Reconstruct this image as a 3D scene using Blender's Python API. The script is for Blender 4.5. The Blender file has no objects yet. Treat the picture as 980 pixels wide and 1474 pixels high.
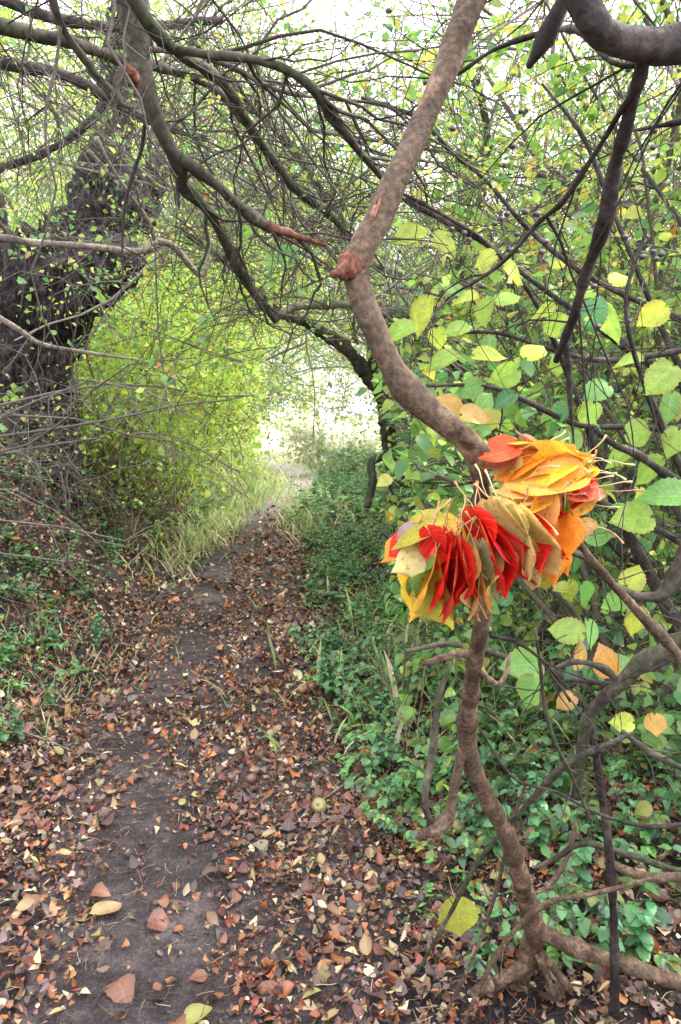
import bpy, math
import numpy as np
from mathutils import Vector, noise as mnoise

RNG = np.random.default_rng(11)
sc = bpy.context.scene
COL = sc.collection
PI = math.pi

# ------------------------------------------------------------------ camera
CAM = np.array([0.0, 0.0, 1.55]); F = 1065.0; PITCH = math.atan(117.0 / F)
CP, SP = math.cos(PITCH), math.sin(PITCH)
def ray(px, py):
    xr = (px - 490.0) / F; yr = (737.0 - py) / F
    return np.array([xr, CP + yr * SP, -SP + yr * CP])
def P(px, py, Y):
    d = ray(px, py); return CAM + d * (Y / d[1])
def G(px, py):                       # point of the terrain seen at a pixel of the photograph
    d = ray(px, py); t = 0.5
    for i in range(4000):
        p = CAM + d * t
        if p[2] <= float(H(p[0], p[1])): return p
        t *= 1.004
    return p
cam = bpy.data.objects.new('camera', bpy.data.cameras.new('camera')); COL.objects.link(cam)
cam.location = CAM; cam.rotation_euler = (PI / 2 - PITCH, 0, 0)
cam.data.sensor_fit = 'VERTICAL'; cam.data.sensor_height = 36; cam.data.lens = 36 * F / 1474
cam.data.clip_end = 2000; cam.data.clip_start = 0.02
sc.camera = cam

# ------------------------------------------------------------------ terrain
def sstep(x): x = np.clip(x, 0, 1); return x * x * (3 - 2 * x)
def xc(y): return np.interp(y, [-5, 1, 2, 4.3, 5.9, 9.2, 13.7, 17.4, 20.6, 23.6, 27, 33, 45, 90],
                            [-.15, -.28, -.36, -.78, -.98, -1.22, -1.36, -1.42, -1.22, -1.1, -1.6, -3.5, -8, -20])
def wob(x, y):
    return (.022 * np.sin(2.3 * x + 1.3 * y) * np.cos(1.9 * y - .7 * x) + .012 * np.sin(6.1 * x - 2.2 * y + 1) * np.sin(5.3 * y + .4)
            + .006 * np.sin(13 * x + 4 * y) * np.sin(11 * y - 3 * x) + .0035 * np.sin(31 * x + 9 * y) * np.sin(27 * y - 13 * x))
def H(x, y):
    x = np.asarray(x, float); y = np.asarray(y, float)
    c = xc(y); d = c - .58 - x; e = x - c - .58
    A = np.interp(y, [-5, 1.5, 3, 5, 8, 12, 20, 40, 80], [.3, .36, .65, 1.25, 1.7, 1.5, .8, .5, 1.5])
    h = A * sstep(d / 2.0) + .12 * sstep(e / 1.1) + np.where(d > 2.3, (d - 2.3) * .05, 0)
    far = np.interp(y, [25, 60, 200], [0, .6, 5])
    h = h + wob(x, y) + far - .035 * np.exp(-((x - c + .1) / .3) ** 2)
    return h

# ------------------------------------------------------------------ mesh engine
def mesh_from(name, V, Q, col=None, uv=None, smooth=True, mat=None):
    me = bpy.data.meshes.new(name)
    V = np.ascontiguousarray(V, dtype=np.float32); Q = np.ascontiguousarray(Q, dtype=np.int32)
    me.vertices.add(len(V)); me.vertices.foreach_set('co', V.ravel())
    me.loops.add(Q.size); me.loops.foreach_set('vertex_index', Q.ravel())
    me.polygons.add(len(Q)); me.polygons.foreach_set('loop_start', np.arange(0, Q.size, Q.shape[1], dtype=np.int32))
    me.polygons.foreach_set('use_smooth', np.full(len(Q), smooth))
    if col is not None:
        a = me.color_attributes.new('Col', 'FLOAT_COLOR', 'POINT')
        c4 = np.ones((len(V), 4), np.float32); c4[:, :3] = col; a.data.foreach_set('color', c4.ravel())
    if uv is not None:
        a = me.attributes.new('luv', 'FLOAT2', 'POINT'); a.data.foreach_set('vector', np.ascontiguousarray(uv, dtype=np.float32).ravel())
    me.update(calc_edges=True)
    if mat: me.materials.append(mat)
    return me
def link(name, me, parent=None, label=None, stuff=False):
    o = bpy.data.objects.new(name, me); COL.objects.link(o)
    if parent is not None: o.parent = parent
    if label: o['label'] = label
    if stuff: o['kind'] = 'stuff'
    return o
def thing(name, label, cat, loc=(0, 0, 0), group=None):
    o = bpy.data.objects.new(name, None); COL.objects.link(o)
    o.empty_display_size = .1; o.location = [float(v) for v in loc]; o['label'] = label; o['category'] = cat
    if group: o['group'] = group
    return o
def tag(o, label, cat, group=None):
    o['label'] = label; o['category'] = cat
    if group: o['group'] = group
    return o
def copy_tree(o, parent=None):
    c = o.copy(); COL.objects.link(c)
    if parent is not None: c.parent = parent
    for ch in list(o.children): copy_tree(ch, c)
    return c
def nrm(v): return v / (np.linalg.norm(v, axis=-1, keepdims=True) + 1e-9)

def tube_batch(pts, rad, sides=4, color=(.1, .08, .06), jit=.25):
    """pts (N,K,3) rad (N,K) -> V, Q, C"""
    N, K, _ = pts.shape
    T = np.gradient(pts, axis=1) if K > 1 else pts
    T = nrm(T); mean = nrm(T.mean(1))
    ref = np.where(np.abs(mean[:, 2:3]) < .8, np.array([[0, 0, 1.]]), np.array([[1., 0, 0]]))[:, None, :]
    U = nrm(np.cross(T, np.broadcast_to(ref, T.shape))); W = np.cross(T, U)
    a = np.arange(sides) * 2 * PI / sides
    ring = (U[:, :, None, :] * np.cos(a)[None, None, :, None] + W[:, :, None, :] * np.sin(a)[None, None, :, None])
    V = pts[:, :, None, :] + ring * rad[:, :, None, None]
    idx = np.arange(N * K * sides).reshape(N, K, sides)
    nx = np.roll(idx, -1, axis=2)
    Q = np.stack([idx[:, :-1], nx[:, :-1], nx[:, 1:], idx[:, 1:]], -1).reshape(-1, 4)
    c = np.asarray(color, float)
    if c.ndim == 1: c = np.broadcast_to(c, (N, 3))
    c = c * (1 + RNG.uniform(-jit, jit, (N, 1)))
    C = np.repeat(c, K * sides, axis=0)
    return V.reshape(-1, 3), Q, C
class MB:
    def __init__(s): s.V = []; s.Q = []; s.C = []; s.U = []; s.n = 0
    def add(s, V, Q, C=None, U=None):
        s.V.append(V); s.Q.append(Q + s.n); s.n += len(V)
        s.C.append(C if C is not None else np.full((len(V), 3), .1)); s.U.append(U if U is not None else np.zeros((len(V), 2)))
    def tubes(s, pts, rad, sides=4, color=(.1, .08, .06), jit=.25): s.add(*tube_batch(pts, rad, sides, color, jit))
    def build(s, name, mat, parent=None, label=None, stuff=False, smooth=True):
        if not s.V: return None
        V = np.concatenate(s.V)
        if parent is not None: V = V - np.array(parent.location)[None]
        me = mesh_from(name, V, np.concatenate(s.Q), np.concatenate(s.C), np.concatenate(s.U), smooth, mat)
        return link(name, me, parent, label, stuff)

def smoothline(pts, k):
    """Catmull-Rom resample of (n,d) control points to k points by arc length"""
    pts = np.asarray(pts, float); n = len(pts)
    ext = np.vstack([2 * pts[0] - pts[1], pts, 2 * pts[-1] - pts[-2]])
    out = []
    for i in range(n - 1):
        p0, p1, p2, p3 = ext[i:i + 4]
        t = np.linspace(0, 1, 12, endpoint=False)[:, None]
        out.append(.5 * ((2 * p1) + (-p0 + p2) * t + (2 * p0 - 5 * p1 + 4 * p2 - p3) * t ** 2 + (-p0 + 3 * p1 - 3 * p2 + p3) * t ** 3))
    out.append(pts[-1:]); out = np.vstack(out)
    s = np.r_[0, np.cumsum(np.linalg.norm(np.diff(out[:, :3], axis=0), axis=1))]
    q = np.linspace(0, s[-1], k)
    return np.stack([np.interp(q, s, out[:, j]) for j in range(out.shape[1])], 1)

def limb(mb, ctrl, k=None, sides=12, rough=.06, freq=9.0, color=(.1, .08, .06), cap=True, knots=0, seed=0, ridge=0):
    """one organic limb: ctrl rows (x,y,z,r)"""
    ctrl = np.asarray(ctrl, float)
    L = np.linalg.norm(np.diff(ctrl[:, :3], axis=0), axis=1).sum()
    if k is None: k = int(np.clip(L / .022, 12, 150))
    c = smoothline(ctrl, k); p = c[:, :3].copy(); r = np.maximum(c[:, 3], .0006)
    # irregular run of real wood
    for i in range(k):
        q = p[i] * 3.1 + seed; p[i] += np.array(mnoise.noise_vector(Vector(q))) * r[i] * .45
    rr = np.random.default_rng(int(seed * 7 + k))
    for _ in range(knots):
        j = rr.integers(2, k - 2); w = max(1.0, .9 * r[j] / (L / k)); r = r * (1 + rr.uniform(.12, .28) * np.exp(-((np.arange(k) - j) / w) ** 2))
    if cap:
        p = np.vstack([p, p[-1] + (p[-1] - p[-2]) * .15]); r = np.r_[r, r[-1] * .05]
        p = np.vstack([p[0] - (p[1] - p[0]) * .05, p]); r = np.r_[r[0] * .05, r]
    T = nrm(np.gradient(p, axis=0)); U = np.zeros_like(T)
    u = np.cross(T[0], [.3, .2, .93]); u /= np.linalg.norm(u)
    for i in range(len(p)):
        u = u - T[i] * u.dot(T[i]); u /= np.linalg.norm(u) + 1e-9; U[i] = u
    W = np.cross(T, U); a = np.arange(sides) * 2 * PI / sides
    ring = U[:, None] * np.cos(a)[None, :, None] + W[:, None] * np.sin(a)[None, :, None]
    n = np.zeros((len(p), sides))
    for i in range(len(p)):
        for j in range(sides):
            q = (p[i] + ring[i, j] * r[i]); n[i, j] = mnoise.noise(Vector(q * freq + seed)) + .5 * mnoise.noise(Vector(q * freq * 3 + seed))
    if ridge:
        for i in range(len(p)):
            for j in range(sides):
                q = Vector((math.cos(a[j]) * 4.5, math.sin(a[j]) * 4.5, i / len(p) * L * 1.1)); v = abs(mnoise.noise(q * 1.3)) ** .6; n[i, j] += ridge * (v - .5) + ridge * .35 * mnoise.noise(q * 5)
    V = p[:, None] + ring * (r[:, None] * (1 + rough * 1.6 * n))[:, :, None]
    idx = np.arange(len(p) * sides).reshape(len(p), sides); nx = np.roll(idx, -1, 1)
    Q = np.stack([idx[:-1], nx[:-1], nx[1:], idx[1:]], -1).reshape(-1, 4)
    mb.add(V.reshape(-1, 3), Q, np.tile(np.asarray(color), (len(p) * sides, 1)))
    return c
def px(rows, extra=()):
    """rows (px, py, radius_px, depth) -> (x,y,z,r) control rows, a few already in world units appended"""
    out = []
    for a, b, r, Y in rows:
        q = P(a, b, Y); out.append([*q, r * Y / F])
    return np.array(list(out) + [list(e) for e in extra])

# ---- growth
def clear(p):
    """True where growth is allowed: the way and the view into the clearing are kept open"""
    p = np.asarray(p); x, y, z = p[..., 0], p[..., 1], p[..., 2]
    lb = np.where(z < .8, xc(y) - .62, np.maximum(xc(y) - .62, -.112 * y)); rb = .045 * y + .1; c = (lb + rb) / 2; hw = (rb - lb) / 2; top = 1.45 + .15 * y
    q = ((x - c) / hw) ** 4 + (np.clip(z - .6 * top, 0, 9) / (.4 * top)) ** 2 + .15 * np.sin(7 * x + 3 * z) * np.sin(5 * y + 4 * z)
    low = (y > 17) & (x > xc(y) + .7) & (z < 1.5)
    return ~((q < 1) & (y > .7) & (y < 23.5) & ~low) & (x * x + y * y > 3.6)
def keep(b, near=False):
    """cut each shoot off where it would grow into the open way"""
    b = b.copy(); ok = clear(b) | (near & ((b[..., 0] ** 2 + b[..., 1] ** 2) < 3.6)); ok[:, 0] |= ok[:, 1]
    bad = np.cumsum(~ok, axis=1) > 0
    for j in range(1, b.shape[1]):
        m = bad[:, j]; b[m, j] = b[m, j - 1] + (b[m, j - 1] - b[m, max(j - 2, 0)]) * .02
    k = ~bad[:, 1] & ~bad[:, 0]; return b[k] if k.any() else b[:1]
def grow(starts, dirs, lens, k=5, wig=.25, grav=-.15, up=0):
    N = len(starts); p = np.zeros((N, k + 1, 3)); p[:, 0] = starts; d = nrm(dirs)
    step = (np.asarray(lens) / k)[:, None]
    for i in range(k):
        d = nrm(d + RNG.normal(0, wig, (N, 3)) + np.array([0, 0, grav]))
        p[:, i + 1] = p[:, i] + d * step
    return p
def taper(r0, k, end=.35): return np.asarray(r0)[:, None] * np.linspace(1, end, k + 1)[None]
def sample_on(pts, n, lo=.15, hi=1.0):
    """pts list/array of polylines (N,K,3) -> n random points and tangents"""
    N, K, _ = pts.shape
    seg = np.linalg.norm(np.diff(pts, axis=1), axis=2).sum(1); w = seg / seg.sum()
    i = RNG.choice(N, n, p=w); t = RNG.uniform(lo, hi, n) * (K - 1); j = np.minimum(t.astype(int), K - 2); f = (t - j)[:, None]
    a = pts[i, j]; b = pts[i, j + 1]
    return a * (1 - f) + b * f, nrm(b - a)

# ---- leaf templates  (x along the leaf, z the face normal)
def prof(kind):
    T = {'ovate': ([0, .05, .14, .27, .42, .57, .7, .82, .91, 1], [.02, .13, .25, .33, .345, .31, .24, .145, .07, .004]),
         'round': ([0, .05, .14, .28, .42, .56, .68, .78, .87, .94, 1], [.07, .25, .36, .42, .43, .38, .29, .18, .09, .035, .003]),
         'narrow': ([0, .1, .3, .5, .7, .9, 1], [.01, .06, .11, .125, .1, .05, .004]),
         'oak': ([0, .12, .2, .3, .4, .5, .6, .7, .8, .9, 1], [.02, .08, .2, .11, .3, .15, .34, .17, .27, .12, .01]),
         'palm': ([0, .08, .16, .3, .4, .5, .62, .7, .8, 1], [.03, .3, .5, .3, .52, .3, .2, .3, .1, .01])}
    return T[kind]
def template(kind, n=4, m=1, fold=.25, curl=.4, edge=0., serr=0., wave=0., heart=0., twist=0.):
    T, Wd = prof(kind); t = np.linspace(0, 1, n + 1); w = np.interp(t, T, Wd)
    s = np.linspace(-1, 1, 2 * m + 1); V = []; UV = []
    for i in range(n + 1):
        for j, sj in enumerate(s):
            a = abs(sj); ww = w[i]
            if serr and a > .99: ww = ww * (1 + (serr if i % 2 else -serr))
            y = sj * ww; x = t[i] - heart * a ** 1.6 * max(0, 1 - 2.2 * t[i])
            z = a * ww * fold + edge * a ** 3 * ww * math.sin(5 * t[i] + 1) + wave * math.sin(9 * t[i] + 3 * sj) * a
            tw = twist * t[i]; y, z = y * math.cos(tw) - z * math.sin(tw), y * math.sin(tw) + z * math.cos(tw)
            if abs(curl) > 1e-3:
                c = curl; X = (math.sin(c * x) / c) - z * math.sin(c * x); Z = -(1 - math.cos(c * x)) / c + z * math.cos(c * x)
            else: X, Z = x, z
            V.append((X, y, Z)); UV.append((t[i], sj))
    c = 2 * m + 1; Q = []
    for i in range(n):
        for j in range(c - 1):
            b = i * c + j; Q.append((b, b + 1 + 0, b + c + 1, b + c))
    Q = np.array(Q)[:, [0, 3, 2, 1]]
    return np.array(V), Q, np.array(UV)
def leaves(mb, tpls, pos, axis, normal, size, col, edgecol=None):
    """place one leaf per row; templates picked at random"""
    pos = np.asarray(pos, float); N = len(pos)
    if N == 0: return
    X = nrm(np.asarray(axis, float)); n = np.asarray(normal, float); Z = nrm(n - (n * X).sum(1, keepdims=True) * X); Y = np.cross(Z, X)
    size = np.broadcast_to(size, (N,)); pick = RNG.integers(0, len(tpls), N)
    for q, (TV, TQ, TU) in enumerate(tpls):
        I = np.where(pick == q)[0]
        if len(I) == 0: continue
        M = np.stack([X[I], Y[I], Z[I]], 1)                       # rows are basis vectors
        V = pos[I][:, None] + np.einsum('vk,nkj->nvj', TV, M) * size[I][:, None, None]
        nv = len(TV); Q = (TQ[None] + (np.arange(len(I)) * nv)[:, None, None]).reshape(-1, 4)
        C = np.repeat(col[I][:, None], nv, 1)
        if edgecol is not None:
            a = (np.abs(TU[:, 1]) ** 3 * .6 * RNG.uniform(0, 1, (len(I), 1)) ** 2)[..., None]; C = C * (1 - a) + np.asarray(edgecol) * a
        mb.add(V.reshape(-1, 3), Q, C.reshape(-1, 3), np.tile(TU, (len(I), 1)))
def palette(N, cols, weights, jit=.2):
    cols = np.array(cols, float); w = np.array(weights, float); w /= w.sum()
    i = RNG.choice(len(cols), N, p=w)
    return np.clip(cols[i] * (1 + RNG.normal(0, jit, (N, 1))) * (1 + RNG.normal(0, jit * .3, (N, 3))), .004, .95)

# ------------------------------------------------------------------ materials
def nodes(name):
    m = bpy.data.materials.new(name); m.use_nodes = True; nt = m.node_tree; nt.nodes.clear()
    return m, nt, nt.nodes, nt.links
def N_(nt, t, **kw):
    n = nt.nodes.new(t)
    for k, v in kw.items():
        if k in n.bl_rna.properties: setattr(n, k, v)
        else: n.inputs[k.replace('_', ' ')].default_value = v
    return n
def ramp(nt, stops):
    r = nt.nodes.new('ShaderNodeValToRGB'); e = r.color_ramp.elements
    while len(e) < len(stops): e.new(.5)
    for i, (p, c) in enumerate(stops):
        e[i].position = p; e[i].color = (*c, 1) if len(c) == 3 else c
    return r
def mathn(nt, op, a, b=None, clamp=False):
    n = nt.nodes.new('ShaderNodeMath'); n.operation = op; n.use_clamp = clamp
    for i, v in enumerate((a, b)):
        if v is None: continue
        if isinstance(v, (int, float)): n.inputs[i].default_value = v
        else: nt.links.new(v, n.inputs[i])
    return n.outputs[0]
def mixcol(nt, f, a, b, mode='MIX'):
    n = nt.nodes.new('ShaderNodeMix'); n.data_type = 'RGBA'; n.blend_type = mode
    for i, v in ((0, f), (6, a), (7, b)):
        if isinstance(v, (int, float)): n.inputs[i].default_value = v
        elif isinstance(v, tuple): n.inputs[i].default_value = (*v, 1)
        else: nt.links.new(v, n.inputs[i])
    return n.outputs[2]

def leaf_mat(name, trans=.45, gloss=.08, veins=False, spots=0., rough=.45, rnd=False, vmix=1.):
    m, nt, nd, ln = nodes(name)
    at = N_(nt, 'ShaderNodeAttribute', attribute_name='Col'); c = at.outputs['Color']
    tc = nd.new('ShaderNodeNewGeometry'); nrmsock = None
    nz = N_(nt, 'ShaderNodeTexNoise'); nz.inputs['Scale'].default_value = 60 if veins else 25; nz.inputs['Detail'].default_value = 3
    txc = nd.new('ShaderNodeTexCoord'); ln.new(txc.outputs['Object'], nz.inputs['Vector'])
    v = mathn(nt, 'MULTIPLY_ADD', nz.outputs['Fac'], .9); v.node.inputs[2].default_value = .55
    hs = nd.new('ShaderNodeHueSaturation'); ln.new(c, hs.inputs['Color']); ln.new(v, hs.inputs['Value']); c = hs.outputs[0]
    if rnd:
        oi = nd.new('ShaderNodeObjectInfo'); v2 = mathn(nt, 'MULTIPLY_ADD', oi.outputs['Random'], .7); v2.node.inputs[2].default_value = .65
        h2 = nd.new('ShaderNodeHueSaturation'); ln.new(c, h2.inputs['Color']); ln.new(v2, h2.inputs['Value'])
        hu = mathn(nt, 'MULTIPLY_ADD', oi.outputs['Random'], .04); hu.node.inputs[2].default_value = .48; ln.new(hu, h2.inputs['Hue']); c = h2.outputs[0]
    h = None
    if veins:
        uv = N_(nt, 'ShaderNodeAttribute', attribute_name='luv'); sx = nd.new('ShaderNodeSeparateXYZ'); ln.new(uv.outputs['Vector'], sx.inputs[0])
        t, s = sx.outputs[0], sx.outputs[1]; a = mathn(nt, 'ABSOLUTE', s)
        ph = mathn(nt, 'MULTIPLY', mathn(nt, 'SUBTRACT', mathn(nt, 'MULTIPLY', t, 9.), mathn(nt, 'MULTIPLY', a, 2.4)), 2 * PI)
        sv = mathn(nt, 'POWER', mathn(nt, 'MULTIPLY_ADD', mathn(nt, 'SINE', ph), .5), 14); sv.node.inputs[0].links[0].from_node.inputs[2].default_value = .5
        c0_ = c; mr = mathn(nt, 'LESS_THAN', a, .045); vein = mathn(nt, 'MAXIMUM', mathn(nt, 'MULTIPLY', sv, .7), mr)
        c2 = mixcol(nt, 1., c, (1.25, 1.2, 1.0), 'MULTIPLY'); c = mixcol(nt, mathn(nt, 'MULTIPLY', vein, .6), c, mixcol(nt, .35, c2, (.75, .72, .35)))
        c = mixcol(nt, vmix, c0_, c)
        h = vein
    if spots:
        nz2 = N_(nt, 'ShaderNodeTexNoise'); nz2.inputs['Scale'].default_value = 190; ln.new(txc.outputs['Object'], nz2.inputs['Vector'])
        sp = ramp(nt, [(.62, (0, 0, 0)), (.7, (1, 1, 1))]); ln.new(nz2.outputs['Fac'], sp.inputs[0])
        c = mixcol(nt, mathn(nt, 'MULTIPLY', sp.outputs[0], spots), c, (.12, .05, .02))
    df = nd.new('ShaderNodeBsdfDiffuse'); tr = nd.new('ShaderNodeBsdfTranslucent'); gl = N_(nt, 'ShaderNodeBsdfGlossy'); gl.inputs['Roughness'].default_value = rough
    ln.new(c, df.inputs['Color']); g = nd.new('ShaderNodeGamma'); g.inputs[1].default_value = .85; ln.new(c, g.inputs[0]); ln.new(g.outputs[0], tr.inputs['Color'])
    if h is not None or True:
        b = nd.new('ShaderNodeBump'); b.inputs['Strength'].default_value = .35; b.inputs['Distance'].default_value = .002
        ln.new(mathn(nt, 'SUBTRACT', nz.outputs['Fac'], h) if h is not None else nz.outputs['Fac'], b.inputs['Height'])
        ln.new(b.outputs[0], df.inputs['Normal']); ln.new(b.outputs[0], gl.inputs['Normal'])
    m1 = nd.new('ShaderNodeMixShader'); m1.inputs[0].default_value = trans; ln.new(df.outputs[0], m1.inputs[1]); ln.new(tr.outputs[0], m1.inputs[2])
    m2 = nd.new('ShaderNodeMixShader'); m2.inputs[0].default_value = gloss; ln.new(m1.outputs[0], m2.inputs[1]); ln.new(gl.outputs[0], m2.inputs[2])
    o = nd.new('ShaderNodeOutputMaterial'); ln.new(m2.outputs[0], o.inputs[0]); return m

def bark_mat(name, dark, mid, light, scale=14, stretch=4., bump=.6, moss=None, attr=False, dist=.006, lenti=False):
    m, nt, nd, ln = nodes(name)
    tc = nd.new('ShaderNodeTexCoord'); mp = nd.new('ShaderNodeMapping'); mp.inputs['Scale'].default_value = (1, 1, 1 / stretch); ln.new(tc.outputs['Object'], mp.inputs[0])
    n1 = N_(nt, 'ShaderNodeTexNoise'); n1.inputs['Scale'].default_value = scale; n1.inputs['Detail'].default_value = 8; n1.inputs['Roughness'].default_value = .65; ln.new(mp.outputs[0], n1.inputs['Vector'])
    n2 = N_(nt, 'ShaderNodeTexNoise'); n2.inputs['Scale'].default_value = scale * 5; n2.inputs['Detail'].default_value = 6; ln.new(tc.outputs['Object'], n2.inputs['Vector'])
    r = ramp(nt, [(.32, dark), (.5, mid), (.7, light)]); ln.new(n1.outputs['Fac'], r.inputs[0]); c = r.outputs[0]
    n3 = N_(nt, 'ShaderNodeTexNoise'); n3.inputs['Scale'].default_value = scale * .35; n3.inputs['Detail'].default_value = 4; ln.new(tc.outputs['Object'], n3.inputs['Vector'])
    if moss:
        rm = ramp(nt, [(.45, (0, 0, 0)), (.6, (1, 1, 1))]); ln.new(n3.outputs['Fac'], rm.inputs[0]); c = mixcol(nt, mathn(nt, 'MULTIPLY', rm.outputs[0], .75), c, moss)
    if lenti:
        vo = N_(nt, 'ShaderNodeTexVoronoi'); vo.inputs['Scale'].default_value = 95; ln.new(tc.outputs['Object'], vo.inputs['Vector'])
        rv = ramp(nt, [(.03, (1, 1, 1)), (.10, (0, 0, 0))]); ln.new(vo.outputs['Distance'], rv.inputs[0])
        c = mixcol(nt, mathn(nt, 'MULTIPLY', rv.outputs[0], .55), c, (.42, .36, .28))
    rs = ramp(nt, [(.35, (.55, .55, .55)), (.65, (1.25, 1.25, 1.25))]); ln.new(n2.outputs['Fac'], rs.inputs[0]); c = mixcol(nt, 1., c, rs.outputs[0], 'MULTIPLY')
    if attr:
        at = N_(nt, 'ShaderNodeAttribute', attribute_name='Col'); c = mixcol(nt, 1., at.outputs['Color'], rs.outputs[0], 'MULTIPLY')
    bs = nd.new('ShaderNodeBsdfPrincipled'); bs.inputs['Roughness'].default_value = .75; bs.inputs['Specular IOR Level'].default_value = .3; ln.new(c, bs.inputs['Base Color'])
    if bump:
        b = nd.new('ShaderNodeBump'); b.inputs['Strength'].default_value = bump; b.inputs['Distance'].default_value = dist
        ln.new(mathn(nt, 'ADD', n1.outputs['Fac'], mathn(nt, 'MULTIPLY', n2.outputs['Fac'], .4)), b.inputs['Height']); ln.new(b.outputs[0], bs.inputs['Normal'])
    o = nd.new('ShaderNodeOutputMaterial'); ln.new(bs.outputs[0], o.inputs[0]); return m

M_leaf = leaf_mat('leaf_green', .5, .07)
M_glow = leaf_mat('leaf_lime', .62, .04)  # extra translucency for the leaves whose colour is raised to look sunlit
M_big = leaf_mat('leaf_broad', .5, .05, veins=True, spots=.35)
M_gar = leaf_mat('leaf_autumn', .3, .03, vmix=.5, veins=True, spots=.6)
M_dead = leaf_mat('leaf_dead', .12, .09, rough=.5)
M_dead1 = leaf_mat('leaf_dead_single', .12, .09, vmix=.35, veins=True, spots=.3, rough=.5, rnd=True)
M_herb = leaf_mat('leaf_herb', .35, .09, rnd=True, veins=True, vmix=.25)
M_stalk = leaf_mat('stalk', .15, .12)
M_main = bark_mat('bark_smooth', (.042, .026, .017), (.135, .088, .058), (.38, .27, .185), 24, 1.6, 1., lenti=True, dist=.007, moss=(.14, .105, .072))
M_moss = bark_mat('bark_mossy', (.028, .024, .018), (.075, .065, .050), (.19, .17, .13), 16, 1.5, .8, moss=(.055, .07, .035))
M_dark = bark_mat('bark_dark', (.018, .015, .015), (.052, .042, .040), (.14, .12, .11), 16, 2., 1., dist=.008)
M_old = bark_mat('bark_old', (.014, .010, .013), (.058, .045, .053), (.22, .185, .195), 20, 3., 1., dist=.05)
M_wood = bark_mat('wood_broken', (.05, .02, .015), (.20, .075, .045), (.42, .25, .17), 30, 3, .8)
M_pale = bark_mat('bark_pale', (.11, .09, .07), (.22, .19, .15), (.36, .32, .26), 18, 2, .6)
M_twig = bark_mat('twig', (.1, .1, .1), (.1, .1, .1), (.1, .1, .1), 30, 1, 0, attr=True)

def ground_mat(name, path=False):
    m, nt, nd, ln = nodes(name)
    tc = nd.new('ShaderNodeTexCoord'); co = tc.outputs['Object']
    def nz(s, d=6, r=.6):
        n = N_(nt, 'ShaderNodeTexNoise'); n.inputs['Scale'].default_value = s; n.inputs['Detail'].default_value = d; n.inputs['Roughness'].default_value = r; ln.new(co, n.inputs['Vector']); return n.outputs['Fac']
    a, b, c3 = nz(1.2), nz(14, 8, .7), nz(90, 4)
    r = ramp(nt, [(.38, (.040, .030, .033)), (.5, (.088, .070, .075)), (.60, (.165, .135, .142))] if path else [(.38, (.018, .013, .014)), (.5, (.040, .030, .031)), (.60, (.08, .063, .063))])  # soil off the path darkened to paint contact shade between the leaves
    ln.new(mathn(nt, 'ADD', mathn(nt, 'MULTIPLY', a, .5), mathn(nt, 'MULTIPLY', b, .5)), r.inputs[0]); c = r.outputs[0]
    vo = N_(nt, 'ShaderNodeTexVoronoi'); vo.inputs['Scale'].default_value = 34 if not path else 60; ln.new(co, vo.inputs['Vector'])
    rl = ramp(nt, [(0, (.03, .02, .014)), (.35, (.10, .05, .03)), (.6, (.16, .10, .06)), (.8, (.22, .08, .03)), (1, (.25, .2, .12))])
    sx = nd.new('ShaderNodeSeparateColor'); ln.new(vo.outputs['Color'], sx.inputs[0]); ln.new(sx.outputs[0], rl.inputs[0])
    if not path:
        sy = nd.new('ShaderNodeSeparateXYZ'); ln.new(co, sy.inputs[0]); m0 = nd.new('ShaderNodeMapRange'); m0.inputs[1].default_value = 6; m0.inputs[2].default_value = 14; ln.new(sy.outputs[1], m0.inputs[0])
        c = mixcol(nt, mathn(nt, 'MULTIPLY', m0.outputs[0], .6), c, rl.outputs[0])
    else:
        st = ramp(nt, [(.08, (1, 1, 1)), (.2, (0, 0, 0))]); ln.new(vo.outputs['Distance'], st.inputs[0]); c = mixcol(nt, mathn(nt, 'MULTIPLY', st.outputs[0], .3), c, rl.outputs[0])
    fr = ramp(nt, [(.36, (.45, .45, .45)), (.5, (1, 1, 1)), (.64, (1.9, 1.85, 1.8))]); ln.new(mathn(nt, 'ADD', mathn(nt, 'MULTIPLY', c3, .5), mathn(nt, 'MULTIPLY', nz(230, 4), .5)), fr.inputs[0]); c = mixcol(nt, 1., c, fr.outputs[0], 'MULTIPLY')
    # far off: dry earth and green fields, with clearing sunlight painted into their colour
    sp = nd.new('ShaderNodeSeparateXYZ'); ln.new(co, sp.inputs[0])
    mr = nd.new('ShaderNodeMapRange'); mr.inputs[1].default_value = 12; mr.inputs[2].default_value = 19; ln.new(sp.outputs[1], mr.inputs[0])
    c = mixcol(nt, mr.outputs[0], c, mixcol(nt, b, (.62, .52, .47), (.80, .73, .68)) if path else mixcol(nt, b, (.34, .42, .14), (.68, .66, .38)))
    bs = nd.new('ShaderNodeBsdfPrincipled'); bs.inputs['Roughness'].default_value = .8; ln.new(c, bs.inputs['Base Color'])
    bp = nd.new('ShaderNodeBump'); bp.inputs['Strength'].default_value = 1.; bp.inputs['Distance'].default_value = .035
    c4 = nz(260, 3); c5 = nz(45, 5)
    ln.new(mathn(nt, 'ADD', mathn(nt, 'ADD', b, mathn(nt, 'MULTIPLY', c3, .6)), mathn(nt, 'ADD', mathn(nt, 'MULTIPLY', c4, .25), mathn(nt, 'MULTIPLY', c5, .6))), bp.inputs['Height']); ln.new(bp.outputs[0], bs.inputs['Normal'])
    o = nd.new('ShaderNodeOutputMaterial'); ln.new(bs.outputs[0], o.inputs[0]); return m
M_ground, M_path = ground_mat('woodland_soil'), ground_mat('trodden_earth', True)

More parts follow.
